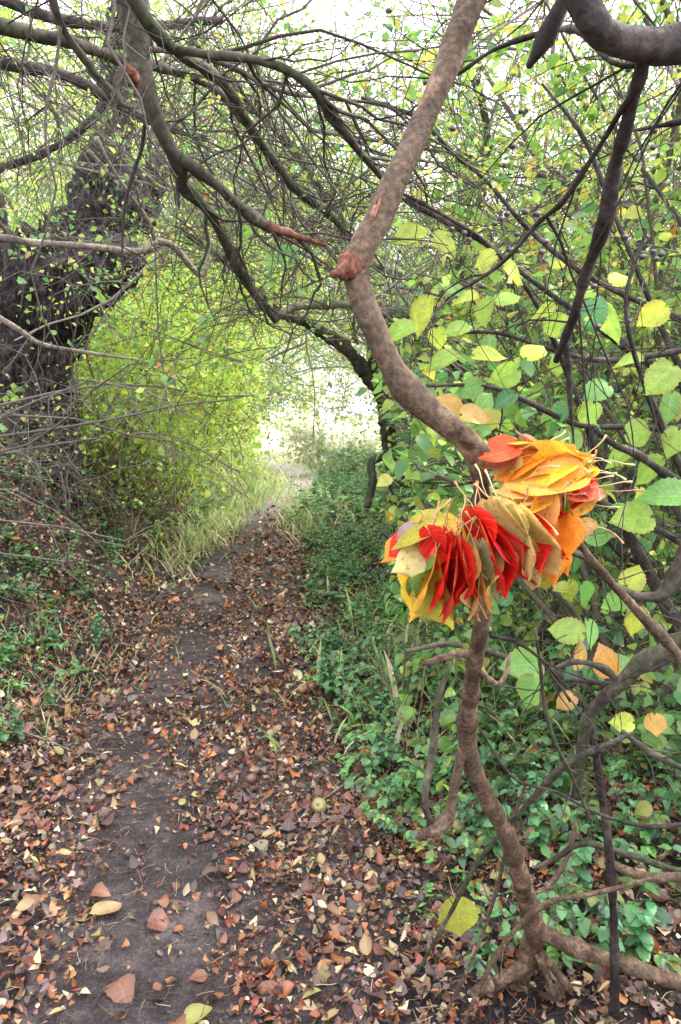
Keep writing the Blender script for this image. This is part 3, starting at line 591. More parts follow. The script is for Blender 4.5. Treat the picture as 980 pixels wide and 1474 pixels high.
W_lit = [30, 30, 18, 14, 6, 1]
W_grn = [18, 32, 6, 40, 2, 1]
DG = [(.06, .19, .08), (.10, .28, .09), (.18, .36, .10), (.07, .17, .11), (.40, .46, .10)]

def add_leaves(mb, pts, n, size, cols, wts, tpls, droop=.35, cluster=True, jit=.2, off=.03):
    if n <= 0: return
    s, t = sample_on(pts, n, .25, 1.)
    a = RNG.normal(0, 1, (n, 3)); a = nrm(a * [1, 1, .6] + t * .5 + [0, 0, -droop])
    nn = RNG.normal(0, .55, (n, 3)) + [0, -.12, 1]
    k = clear(s); s, a, nn = s[k], a[k], nn[k]; n = len(s)
    if n == 0: return
    leaves(mb, tpls, s + RNG.normal(0, off, (n, 3)), a, nn, size * RNG.lognormal(0, .25, n), palette(n, cols, wts, jit))

def shrub(name, label, cat, base, height, nst=7, spread=.6, lean=(0, 0), n1=60, n2=200, nl=1500, lsize=.05, cols=YG, wts=W_lit, tw=(.10, .085, .07), r0=.02, grav=-.06,
          tpls=T_small, group=None, l1=.9, l2=.4, wig=.14, droop=.35, mat=None, smat=None, r1=.004, r2=.0018, off=.03):
    bx, by = base[0], base[1]; bz = float(H(bx, by)) - .03
    rt = thing(name, label, cat, (bx, by, bz), group)
    a = RNG.uniform(0, 2 * PI, nst); d = np.stack([np.cos(a) * spread + lean[0], np.sin(a) * spread + lean[1], np.ones(nst)], 1)
    st = np.array([[bx, by, bz]]) + np.stack([np.cos(a), np.sin(a), 0 * a], 1) * RNG.uniform(.02, .16, (nst, 1))
    S = grow(st, d, height * RNG.uniform(.8, 1.25, nst), 10, wig * 1.15, grav)
    S = keep(S); nst = len(S)
    mb = MB(); mb.tubes(S, taper(r0 * RNG.uniform(.6, 1.2, nst), 10, .22), 7, tw, .2); mb.build('stems', smat or M_twig, rt)
    mb = MB(); s, t = sample_on(S, n1, .2, 1); B1 = grow(s, nrm(t + RNG.normal(0, .75, (n1, 3))), l1 * RNG.uniform(.4, 1.3, n1), 7, wig, grav); B1 = keep(B1); mb.tubes(B1, taper(r1 * RNG.uniform(.5, 1.3, len(B1)), 7, .3), 5, tw, .3)
    s, t = sample_on(B1, n2, .1, 1); B2 = grow(s, nrm(t + RNG.normal(0, .8, (n2, 3))), l2 * RNG.uniform(.3, 1.4, n2), 5, wig * 1.2, grav); B2 = keep(B2); mb.tubes(B2, taper(r2 * RNG.uniform(.6, 1.3, len(B2)), 5, .4), 3, tw, .4)
    mb.build('twigs', M_twig, rt)
    mb = MB(); add_leaves(mb, B2, int(nl * .75), lsize, cols, wts, tpls, droop, off=off); add_leaves(mb, B1, nl - int(nl * .75), lsize, cols, wts, tpls, droop, off=off)
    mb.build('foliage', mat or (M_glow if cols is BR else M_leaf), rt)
    return rt, S, B1, B2

def tree(name, label, limbs, base, mat, n1, n2, nl, lsize, cols, wts, l1=.6, l2=.3, grav=-.08, tw=(.07, .06, .05), tpls=T_small, sides=14, rough=.2, r1=.0035, r2=.0014, wig=.16, off=.02, droop=.35, n3=0, cat='tree', group=None, dirbias=(0, 0, 0)):
    rt = thing(name, label, cat, base, group); poly = []
    for i, c in enumerate(limbs):
        mb = MB(); q = limb(mb, c, None, sides, rough, 22, knots=max(2, len(c)), seed=len(name) % 7 + i * 3.3 + base[0]); poly.append(smoothline(q[:, :3], 24))
        mb.build('trunk' if i == 0 else 'branch', mat, rt)
    Pp = np.stack([q for q in poly if np.linalg.norm(q[-1] - q[0]) > .22]); mb = MB()
    s, t = sample_on(Pp, n1, .15, 1); B1 = grow(s, nrm(t + RNG.normal(0, .7, (n1, 3)) + np.array(dirbias)), l1 * RNG.uniform(.3, 1.4, n1), 8, wig, grav); B1 = keep(B1, True); mb.tubes(B1, taper(r1 * RNG.uniform(.4, 1.4, len(B1)), 8, .3), 5, tw, .3)
    s, t = sample_on(B1, n2, .1, 1); B2 = grow(s, nrm(t + RNG.normal(0, .8, (n2, 3))), l2 * RNG.uniform(.3, 1.4, n2), 5, wig * 1.2, grav); B2 = keep(B2, True); mb.tubes(B2, taper(r2 * RNG.uniform(.6, 1.3, len(B2)), 5, .4), 3, tw, .4)
    mb.build('twigs', M_twig, rt)
    if nl:
        mb = MB(); add_leaves(mb, B2, nl, lsize, cols, wts, tpls, droop, off=off); mb.build('foliage', M_leaf, rt)
    return rt, B1, B2

# --- tree overhanging from the left (trunk outside the picture, its limbs in it)
OL = [np.vstack([[[-2.3, 1.5, .2, .12]], [[-2.0, 1.55, 1.2, .10]], [[-1.5, 1.6, 2.2, .075]], [[-1.0, 1.6, 2.6, .05]], px([(120, -130, 34, 1.55), (185, -30, 27, 1.5), (197, 45, 24, 1.5), (203, 100, 20, 1.5), (220, 160, 14, 1.52), (240, 205, 13, 1.55), (258, 240, 13, 1.6), (266, 272, 10, 1.66), (300, 305, 9, 1.75), (325, 352, 8.5, 1.85), (350, 398, 8, 2.0), (378, 438, 7, 2.1), (396, 462, 5, 2.15)])]),
      px([(258, 228, 9, 1.58), (290, 250, 9, 1.62), (330, 285, 9, 1.68), (362, 314, 9, 1.74), (388, 328, 7, 1.78), (430, 342, 5, 1.82), (468, 354, 3, 1.86)]),
      px([(-190, -10, 17, 1.7), (-60, 25, 15, 1.8), (10, 40, 12, 1.9), (60, 52, 11, 1.95), (120, 66, 10, 2.0), (170, 84, 10, 2.05), (240, 100, 8, 2.2), (300, 124, 7, 2.35), (355, 180, 5, 2.5), (420, 260, 4, 2.7)]),
      px([(170, -70, 16, 1.4), (205, 20, 12, 1.42), (250, 70, 10, 1.5), (292, 98, 9, 1.6), (325, 125, 9, 1.7), (352, 170, 8, 1.85), (392, 232, 8, 2.0), (425, 272, 8, 2.15), (470, 305, 6, 2.3), (510, 350, 4, 2.5)]),
      px([(258, 72, 7, 1.5), (300, 78, 8, 1.5), (360, 84, 8, 1.52), (410, 98, 8, 1.56), (450, 128, 8, 1.6), (478, 168, 7, 1.66), (510, 210, 6, 1.72), (550, 256, 5, 1.8)]),
      px([(60, -60, 8, 1.5), (85, 30, 6, 1.55), (120, 85, 6, 1.6), (165, 140, 6, 1.65), (190, 155, 4, 1.7)]),
      px([(200, 70, 5, 1.7), (260, 75, 4.5, 1.7), (330, 95, 4, 1.75), (400, 130, 3.5, 1.8), (470, 142, 3, 1.9), (560, 150, 2.5, 2.0)]),
      px([(270, 270, 5, 1.66), (258, 262, 4, 1.66), (256, 280, 3.5, 1.66), (258, 298, 2, 1.66)]),
      px([(195, 95, 7, 1.47), (178, 102, 8, 1.44), (168, 125, 6, 1.42), (175, 150, 4, 1.42), (195, 155, 3, 1.43)])]
for c_ in OL: c_[:, 3] *= .76
ot, oB1, oB2 = tree('overhanging_tree', 'mossy dark limbs of a tree reaching in from the upper left above the path', OL, (-2.3, 1.5, .3), M_moss, 170, 750, 900, .017, YG, W_lit, .55, .3, -.05, tw=(.075, .065, .05), r1=.0036, r2=.0014, wig=.27, dirbias=(.1, .35, .1))
for (rows, s) in (([(386, 324, 7, 1.775), (410, 332, 5.5, 1.79), (436, 342, 4.5, 1.82), (470, 353, 1.6, 1.86)], 1), ([(178, 98, 9, 1.43), (190, 108, 8, 1.44), (196, 125, 4, 1.46)], 2)):
    mb = MB(); limb(mb, px(rows), 24, 9, .3, 60, seed=s); mb.build('broken_end', M_wood, ot, label='split reddish broken wood')
mb = MB(); limb(mb, np.vstack([px([(-180, 340, 6, 2.2), (-10, 343, 6, 2.3), (50, 350, 5.5, 2.35), (130, 354, 5, 2.4), (200, 361, 5, 2.5), (222, 348, 5, 2.55), (250, 355, 5, 2.6), (270, 378, 4, 2.65), (290, 398, 3.5, 2.7), (298, 380, 3, 2.7), (302, 340, 2.5, 2.7)])]), None, 8, .12, 30, knots=5, seed=5)
limb(mb, px([(222, 350, 3, 2.55), (215, 320, 2.5, 2.5), (190, 285, 2.5, 2.45), (160, 240, 2, 2.4), (140, 200, 1.6, 2.35)]), None, 6, .1, 30)
limb(mb, px([(-60, 420, 4, 2.6), (20, 470, 4.5, 2.6), (60, 495, 3.5, 2.65), (130, 508, 3, 2.7), (200, 518, 1.5, 2.75)]), None, 6, .1, 30)
bl = mb.build('pale_branch', M_pale); tag(bl, 'pale bare branch running level across the old trunk at the left', 'branch')
c0 = np.array([P(0, 343, 2.3), P(130, 354, 2.4), P(222, 348, 2.55), P(290, 398, 2.7)])[None]

# --- dark branch at upper right
OR = [np.vstack([[[1.9, .9, 0, .13], [1.85, .95, 1.4, .11], [1.6, 1.0, 2.1, .07]], px([(1250, -10, 38, 1.0), (1080, 50, 28, .97), (980, 62, 22, .95), (925, 64, 21, .94), (880, 54, 20, .93), (852, 30, 21, .92), (838, 0, 20, .92), (825, -70, 20, .92), (800, -200, 20, .95)])]),
      px([(925, 60, 9, .94), (926, 92, 9, .96), (915, 130, 8, 1.0), (904, 180, 8, 1.04), (886, 245, 8, 1.1), (878, 300, 7.5, 1.14), (860, 355, 7, 1.2), (842, 400, 7, 1.26), (828, 450, 6.5, 1.32), (812, 490, 6, 1.38), (800, 520, 4, 1.42)]),
      px([(870, -130, 8, .95), (820, -20, 8, .96), (795, 30, 8, .97), (775, 70, 7.5, .98), (760, 96, 5, .99)]),
      px([(924, 110, 4, .98), (905, 140, 4, 1.0), (860, 215, 3.5, 1.1), (810, 290, 3.5, 1.2), (775, 320, 3, 1.3), (720, 380, 2.5, 1.4), (650, 425, 2, 1.5)]),
      px([(920, 95, 4, .97), (885, 92, 4, 1.0), (850, 60, 3.5, 1.05), (825, 42, 3.5, 1.1), (780, 48, 3.5, 1.2), (710, 72, 3, 1.3), (655, 108, 2.5, 1.4), (610, 120, 2, 1.5)]),
      px([(1030, 160, 4, 1.1), (980, 175, 3, 1.15), (930, 185, 2, 1.2), (905, 188, 1.5, 1.25)]),
      px([(812, 490, 4, 1.38), (818, 530, 3.5, 1.4), (820, 580, 2.5, 1.42), (826, 640, 1.6, 1.45)])]
tree('dark_branched_tree', 'thick dark bough at the upper right corner with a long dark branch hanging down', OR, (1.9, .9, 0), M_dark, 60, 150, 200, .036, YG, W_lit, .5, .25, -.05, tw=(.04, .03, .03), tpls=T_near, r1=.0022, r2=.0011, dirbias=(-.2, .5, 0))

# --- near twigs of the hazel at the right, with big leaves
hz = thing('hazel_shrub', 'hazel with large glowing yellow-green leaves filling the right side behind the crooked stem', 'shrub', (1.9, 2.7, float(H(1.9, 2.7))))
HZ = [[(470, 165, 5, 2.1), (520, 222, 5, 2.1), (580, 283, 5, 2.15), (640, 318, 4.5, 2.2), (700, 352, 4, 2.25), (760, 400, 3.5, 2.3), (860, 470, 5, 2.4), (990, 560, 8, 2.5)],
      [(600, 555, 2.5, 1.9), (700, 556, 3, 1.95), (760, 578, 3.5, 2.0), (830, 610, 4, 2.05), (900, 615, 4.5, 2.1), (1000, 620, 6, 2.2)],
      [(857, 618, 4, 1.7), (885, 640, 5, 1.75), (918, 654, 5.5, 1.8), (955, 680, 6, 1.85), (1010, 715, 7, 1.95)],
      [(520, 140, 2.5, 2.4), (600, 170, 3, 2.4), (650, 220, 3, 2.4), (700, 260, 3, 2.45), (760, 330, 3.5, 2.5), (850, 400, 4, 2.5), (1000, 470, 5, 2.6)],
      [(560, 270, 2, 1.9), (620, 300, 2.5, 1.95), (700, 350, 3, 2.0), (760, 420, 3, 2.1), (800, 500, 4, 2.2), (840, 600, 5, 2.3), (900, 760, 8, 2.5), (1000, 950, 12, 2.6)],
      [(650, 480, 2, 2.2), (720, 480, 3, 2.2), (800, 505, 3, 2.2), (880, 520, 4, 2.3), (1000, 500, 5, 2.4)],
      [(780, 120, 2, 2.6), (840, 200, 3, 2.6), (880, 300, 3, 2.6), (930, 420, 4, 2.6), (990, 560, 6, 2.6)],
      [(640, 700, 2, 2.4), (740, 690, 3, 2.4), (860, 720, 4, 2.4), (1000, 790, 6, 2.4)], [(930, 330, 2.5, 1.8), (900, 440, 3, 1.8), (930, 560, 4, 1.9), (990, 700, 6, 2.0)]]
mb = MB(); hp = []
for i, r in enumerate(HZ): c = limb(mb, px(r), None, 7, .12, 30, knots=4, seed=80 + i); hp.append(smoothline(c[:, :3], 24))
for (x, y) in ((1.75, 2.6), (2.0, 2.75), (1.8, 2.9), (1.6, 2.45)):
    limb(mb, [[x, y, 0, .02], [x + .02, y, .9, .016], [x - .1, y, 1.8, .012], [x - .4, y, 2.7, .007], [x - .8, y + .1, 3.3, .003]], None, 7, .1, 20, seed=x)
mb.build('stems', M_dark, hz)
hp = np.stack(hp); mb = MB(); s, t = sample_on(hp, 90); hB = grow(s, nrm(t + RNG.normal(0, .7, t.shape)), RNG.uniform(.15, .6, 90), 7, .15, -.04); mb.tubes(hB, taper(RNG.uniform(.0014, .003, 90), 7), 5, (.06, .05, .045)); s, t = sample_on(hB, 160); h2 = grow(s, nrm(t + RNG.normal(0, .8, t.shape)), RNG.uniform(.08, .3, 160), 5, .15, -.05); mb.tubes(h2, taper(RNG.uniform(.0008, .0016, 160), 5), 4, (.07, .055, .045)); mb.build('twigs', M_twig, hz)
LY, LG, LM, LD, LO = (.56, .70, .07), (.36, .62, .08), (.20, .50, .10), (.08, .32, .12), (.75, .45, .12)
BL = [(605, 335, 40, LY, 20), (634, 347, 34, LY, -20), (607, 458, 52, LY, 250), (576, 480, 48, LG, 200), (880, 472, 54, LG, 280), (845, 455, 44, LD, 240), (745, 395, 40, LY, -10), (772, 452, 38, LY, 200), (803, 470, 40, LG, -30), (690, 375, 30, LY, 190), (730, 425, 34, LG, 20), (662, 430, 34, LY, 170), (702, 452, 36, LG, 250),
      (625, 520, 46, LG, 190), (700, 512, 42, LY, 10), (722, 542, 40, LG, 200), (640, 585, 44, LO, 160), (690, 597, 40, LO, 10), (800, 608, 50, LD, 250), (945, 545, 50, LG, 200), (962, 592, 44, LM, 260), (905, 402, 36, LY, 20), (940, 457, 40, LY, 220), (862, 560, 40, LM, 190), (925, 622, 44, LG, -20),
      (948, 712, 66, LM, 185), (912, 746, 56, LG, 195), (893, 728, 40, LM, 170), (850, 600, 36, LG, 230), (730, 577, 32, LD, 210), (670, 560, 36, LM, 190), (900, 520, 38, LG, 200), (820, 642, 40, LM, 250), (770, 500, 38, LY, 30), (655, 475, 34, LG, 170),
      (838, 942, 40, LO, 80), (868, 948, 44, (.8, .38, .08), 100), (890, 868, 46, LM, 200), (822, 905, 46, LG, 190), (747, 958, 56, LM, 200), (762, 1000, 48, LM, 230), (915, 897, 40, LY, 250), (940, 1047, 34, LO, 260), (890, 1040, 32, LY, 170), (880, 955, 44, LM, 100), (805, 1010, 30, LO, 200), (925, 830, 40, LY, 60), (868, 770, 36, LM, 10), (850, 915, 40, LM, 280), (700, 575, 30, LM, 20), (965, 640, 40, LG, 250), (760, 655, 36, LM, 240), (935, 680, 46, LG, 210), (880, 660, 38, LG, 210)]
for (a, b, L, col, ang) in BL:
    Y = RNG.uniform(1.75, 2.15) if b < 820 else RNG.uniform(1.65, 1.95); L *= 1.1; a += RNG.normal(0, 4)
    an = math.radians(ang + RNG.normal(0, 12)); ax = np.array([math.cos(an), RNG.normal(-.1, .3), math.sin(an)]); ax /= np.linalg.norm(ax)
    n = np.array([RNG.normal(0, .6), -1. + RNG.normal(0, .3), .7 + RNG.normal(0, .45)]); size = L * Y / F; c = P(a, b, Y)
    mb = MB(); leaves(mb, [T_bigl[RNG.integers(0, 4)]], [c - ax * size * .5], [ax], [n], size, np.array([col]) * RNG.uniform(.85, 1.1), (.4, .25, .05))
    # petiole and the twig it grows from
    lf = mb.build('leaf', M_big, hz); mb = MB(); b0 = c - ax * size * .5; q = np.array([[b0, b0 - ax * .02 + [0, 0, .006], b0 - ax * .04 + [.01, .03, .03], b0 - ax * .06 + [.05, .08, .06], b0 + [.10, .14, .10], b0 + [.16, .2, .12]]])
    mb.tubes(q, np.array([[.0008, .0008, .001, .0012, .0014, .0016]]), 5, (.12, .09, .05)); mb.build('stalk', M_twig, lf)
for i in range(22):                   # further leaves of the hazel, each its own part
    a, b = RNG.uniform(600, 985), RNG.uniform(330, 860); Y = RNG.uniform(2.2, 3.2); size = RNG.uniform(.06, .1); an = RNG.uniform(2.6, 5.4)
    ax = np.array([math.cos(an), RNG.normal(-.1, .3), math.sin(an)]); c = P(a, b, Y); mb = MB()
    leaves(mb, [T_bigl[RNG.integers(0, 4)]], [c], [ax], [np.array([RNG.normal(0, .4), -.7, .7])], size, palette(1, [LY, LG, LM, LD], [3, 4, 4, 2]), (.4, .25, .05)); mb.build('leaf', M_big, hz)

# --- sloe bush with dark berries, upper right
sb, S, B1, B2 = shrub('sloe_bush', 'sloe bush with small yellowing leaves and dark blue berries at the upper right', 'shrub', (2.3, 3.4), 4.2, 12, .5, (-.12, 0), 120, 420, 2300, .05, YG, [30, 22, 22, 12, 10, 1], tpls=T_near, grav=-.07, tw=(.06, .05, .05), l1=1.1, l2=.45)
ib, idd = None, 0
uvs = bpy.data.meshes.new('berry')
ap = apple_mesh((.015, .02, .06)); uvs = ap; uvs.materials.clear(); M_berry = leaf_mat('berry_skin', 0, .15, rough=.3); uvs.materials.append(M_berry); uvs.name = 'berry'
for (a, b) in ((942, 188), (940, 212), (738, 210), (722, 315), (730, 308), (712, 322), (675, 345), (785, 348), (832, 245), (750, 160), (652, 185), (744, 337), (756, 305), (773, 308), (694, 412), (855, 412), (838, 408), (860, 470), (735, 655), (940, 658), (952, 665), (945, 678), (650, 600), (668, 610), (744, 655), (780, 660), (900, 620), (925, 672), (905, 100), (560, 15), (660, 325), (905, 840), (520, 330)):
    q = P(a, b * (1. if b < 500 else .55), RNG.uniform(1.7, 2.2)); o = link('berry', uvs, sb); o.location = q - np.array(sb.location); o.scale = (.0085,) * 3
mb = MB(); s, t = sample_on(B1, 14)

# ------------------------------------------------------------------ thickets of the right side
RS = [('bramble_thicket', 'dense dark green bramble thicket at the foot of the right hedge', (1.15, 4.6), 1.9, 14, .8, (-.15, -.1), 120, 420, 2600, .055, DG, [20, 30, 25, 10, 8]),
      ('dogwood_shrub', 'leafy shrub with mid-green leaves behind the garland', (1.5, 3.6), 2.6, 10, .55, (-.1, 0), 120, 460, 3800, .055, YG, W_grn),
      ('spindle_shrub', 'thin-stemmed shrub with yellow-green leaves right of the garland', (2.4, 4.8), 3.8, 11, .5, (-.1, 0), 160, 600, 5600, .055, YG, W_lit),
      ('hawthorn_shrub', 'twiggy greenish hawthorn forming the right wall of the leafy tunnel', (1.0, 6.6), 4.2, 13, .5, (-.30, -.05), 260, 1100, 1900, .035, YG, W_grn),
      ('elder_shrub', 'green shrub low beside the far right end of the tunnel', (.75, 9.2), 2.4, 9, .6, (-.1, 0), 90, 320, 2400, .07, DG + [(.2, .42, .08)], [10, 20, 30, 10, 20, 20]),
      ('blackthorn_shrub', 'tall twiggy shrub arching from the right over the tunnel', (1.9, 8.2), 5.8, 12, .5, (-.32, -.05), 260, 1100, 7000, .045, YG, W_lit),
      ('field_maple', 'tall pale-leaved shrub high behind the bent stem', (3.2, 7.0), 6.2, 12, .45, (-.1, 0), 230, 1000, 9500, .06, YG, W_lit),
      ('maple_shrub', 'bright leafy shrub at the far right edge', (4.4, 5.6), 4.6, 10, .5, (-.05, 0), 160, 650, 6500, .06, YG, W_lit),
      ('wayside_shrub', 'low leafy shrub at the right edge below the dead branches', (2.2, 3.0), 1.1, 10, .9, (-.1, 0), 70, 200, 800, .05, DG + [(.5, .5, .07)], [10, 20, 20, 10, 10, 14])]
for (nm, lb, base, h, ns, sp, ln_, a, b, c, sz, cs, ws) in RS:
    shrub(nm, lb, 'shrub', base, h, ns, sp, ln_, a, b, c, sz, cs, ws, tpls=T_near if base[1] < 5 else T_mid if sz > .044 else T_small, tw=(.13, .12, .095))

# arching tree of the right tunnel wall
AR = [px([(585, 735, 15, 7.6), (572, 690, 13, 7.5), (560, 640, 11, 7.4), (556, 600, 10, 7.3), (540, 555, 10, 7.2), (505, 510, 9, 7.0), (465, 480, 8, 6.8), (430, 460, 7, 6.5), (395, 445, 6, 6.2), (330, 380, 5, 5.8), (260, 330, 4, 5.4)]),
      px([(395, 462, 5, 2.2), (412, 448, 5, 2.3), (440, 440, 5.5, 2.5), (500, 438, 6, 2.8), (540, 445, 6, 3.2), (600, 470, 7, 4), (680, 560, 8, 5.2), (720, 680, 10, 6.3)]),
      px([(560, 600, 7, 7.3), (600, 520, 7, 7.2), (650, 420, 7, 7), (690, 300, 6, 6.8), (700, 180, 5, 6.6), (660, 60, 4, 6.3)]),
      px([(540, 555, 7, 7.2), (530, 460, 6, 7), (500, 350, 6, 6.7), (440, 240, 5, 6.3), (360, 150, 4, 5.9), (280, 60, 3, 5.5)]),
      px([(605, 660, 9, 7.4), (540, 660, 6, 7.2), (535, 690, 6, 7.1), (528, 730, 5, 7.0)])]
tree('arching_hawthorn', 'lichened crooked tree whose stems arch from the right across the tunnel mouth', AR, P(590, 770, 7.7), M_moss, 420, 1900, 2600, .04, YG, W_grn, 1.1, .5, -.03, tw=(.15, .145, .11), r1=.006, r2=.003, dirbias=(-.3, -.1, .1))

# ------------------------------------------------------------------ old pollard at the left
old = thing('old_tree', 'massive old dark tree trunk leaning right on the left bank with a broken crown', 'tree', G(55, 665))
D = 7.8
mb = MB(); limb(mb, px([(22, 740, 72, D), (26, 680, 58, D), (34, 600, 46, D), (46, 530, 42, D), (66, 460, 46, D), (88, 400, 46, D), (112, 350, 40, D), (132, 300, 34, D), (148, 245, 30, D), (162, 180, 26, D), (176, 110, 30, D), (182, 30, 22, D), (195, -80, 16, D)]), 240, 150, .16, 4.5, knots=7, seed=2, ridge=1.0); mb.build('trunk', M_old, old)
for i, rows in enumerate(([(95, 415, 42, D - .1), (135, 392, 34, D - .2), (170, 376, 27, D - .3), (196, 368, 25, D - .35), (208, 365, 20, D - .36)], [(130, 330, 30, D), (165, 310, 28, D), (195, 290, 26, D), (212, 262, 24, D), (218, 238, 20, D), (222, 222, 12, D)], [(60, 480, 26, D), (30, 420, 20, D), (8, 360, 16, D), (-15, 260, 12, D), (-40, 120, 9, D)],
                   [(70, 560, 16, D - .1), (88, 520, 14, D - .2), (98, 508, 9, D - .22)], [(60, 640, 26, D - .2), (85, 690, 20, D - .3), (110, 730, 12, D - .4)])):
    mb = MB(); limb(mb, px(rows), 60, 60, .16, 7, knots=3, seed=30 + i, ridge=1.2); mb.build('branch' if i < 3 else 'burl', M_old, old)
mb = MB(); spikes = np.array([P(a, b, D) for a, b in ((224, 232), (228, 240), (215, 225), (232, 250))]); q = grow(spikes, RNG.normal(0, .4, (4, 3)) + [.4, 0, .9], np.array([.3, .25, .3, .2]), 4, .2, 0); mb.tubes(q, taper(np.full(4, .03), 4, .1), 6, (.06, .05, .05)); mb.build('broken_end', M_twig, old)

# bare twiggy shrubs in front of the trunk
for i, (bs, h, ln_, lb) in enumerate((((-2.9, 4.6), 3.2, (.03, 0), 'bare tangled grey shrub in front of the old trunk'), ((-3.1, 5.2), 4.2, (.12, -.1), 'tall bare thorny shrub at the left edge'), ((-2.7, 6.9), 1.8, (-.1, 0), 'thin reddish-stemmed bare shrub right of the old trunk'), ((-3.0, 3.6), 3.6, (.03, .1), 'bare shrub nearest the left edge of the picture'))):
    shrub('bare_shrub', lb, 'shrub', bs, h, 8, .38, ln_, 80, 260, 40, .03, YG, W_grn, tw=(.17, .15, .135), r0=.011, l1=1.1, l2=.5, wig=.22, grav=-.08, r1=.0032, r2=.0015, group=None)
# drooping bare twigs high up on the left
hv = px([(-120, 60, 10, 3.2), (0, 90, 8, 3.2), (100, 110, 7, 3.3), (200, 170, 6, 3.4), (300, 200, 4, 3.5)])
tree('thorny_tree', 'grey thorny branches tangled across the upper left corner', [np.vstack([[[-3.3, 3.0, .4, .09], [-3.0, 3.1, 2.0, .07]], hv]), px([(-100, 250, 7, 3.4), (0, 240, 6, 3.5), (100, 200, 5, 3.6), (180, 120, 4, 3.7)]), px([(-80, -40, 8, 3.6), (60, 20, 7, 3.7), (180, 40, 6, 3.9), (320, 30, 5, 4.2)])],
     (-3.3, 3.0, .5), M_dark, 270, 1000, 1300, .022, YG, W_grn, .85, .42, -.1, tw=(.13, .115, .10), r1=.0032, r2=.0014, wig=.24)

# ------------------------------------------------------------------ left hedge and far growth
LS = [('privet_shrub', 'light green leafy shrub right of the old trunk', (-2.9, 8.6), 3.2, 12, .45, (.05, 0), 130, 560, 4200, .045, W_lit),
      ('hazel_bush', 'glowing yellow-green bush bulging over the left side of the path', (-2.6, 11.5), 3.6, 16, .55, (.14, 0), 190, 650, 8500, .08, [40, 26, 16, 6, 6, 1]),
      ('field_maple', 'leafy yellow-green shrub between the old trunk and the glowing bush', (-2.9, 9.3), 2.6, 14, .5, (.06, 0), 150, 480, 5000, .065, [36, 30, 14, 10, 5, 1]),
      ('dry_shrub', 'low brown-stemmed shrub on the bank at the foot of the glowing bush', (-2.3, 8.0), 1.5, 16, .5, (.05, 0), 160, 500, 1500, .04, W_lit),
      ('sunlit_bush', 'brightest yellow bush at the left of the clearing', (-3.0, 15.0), 4.6, 14, .5, (.16, 0), 200, 800, 12000, .085, [40, 26, 20, 3, 8, 1]),
      ('hedge_tree', 'tall pale green tree behind the left hedge', (-5.4, 11.0), 7.5, 12, .4, (.08, 0), 240, 1100, 15000, .065, W_lit),
      ('tall_shrub', 'tall leafy shrub beyond the old trunk at the left edge', (-6.0, 8.0), 6.5, 12, .45, (.05, 0), 220, 1100, 11000, .055, W_grn)]
for (nm, lb, base, h, ns, sp, ln_, a, b, c, sz, ws) in LS:
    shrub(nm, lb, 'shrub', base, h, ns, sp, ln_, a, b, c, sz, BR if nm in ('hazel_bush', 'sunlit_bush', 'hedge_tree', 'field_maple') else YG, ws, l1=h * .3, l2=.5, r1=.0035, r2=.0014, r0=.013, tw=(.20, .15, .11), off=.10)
SUNLIT_PALE = [(.80, .80, .58), (.74, .80, .50), (.60, .72, .40), (.86, .78, .66)]  # near-white leaf colours standing in for overexposed sunlight
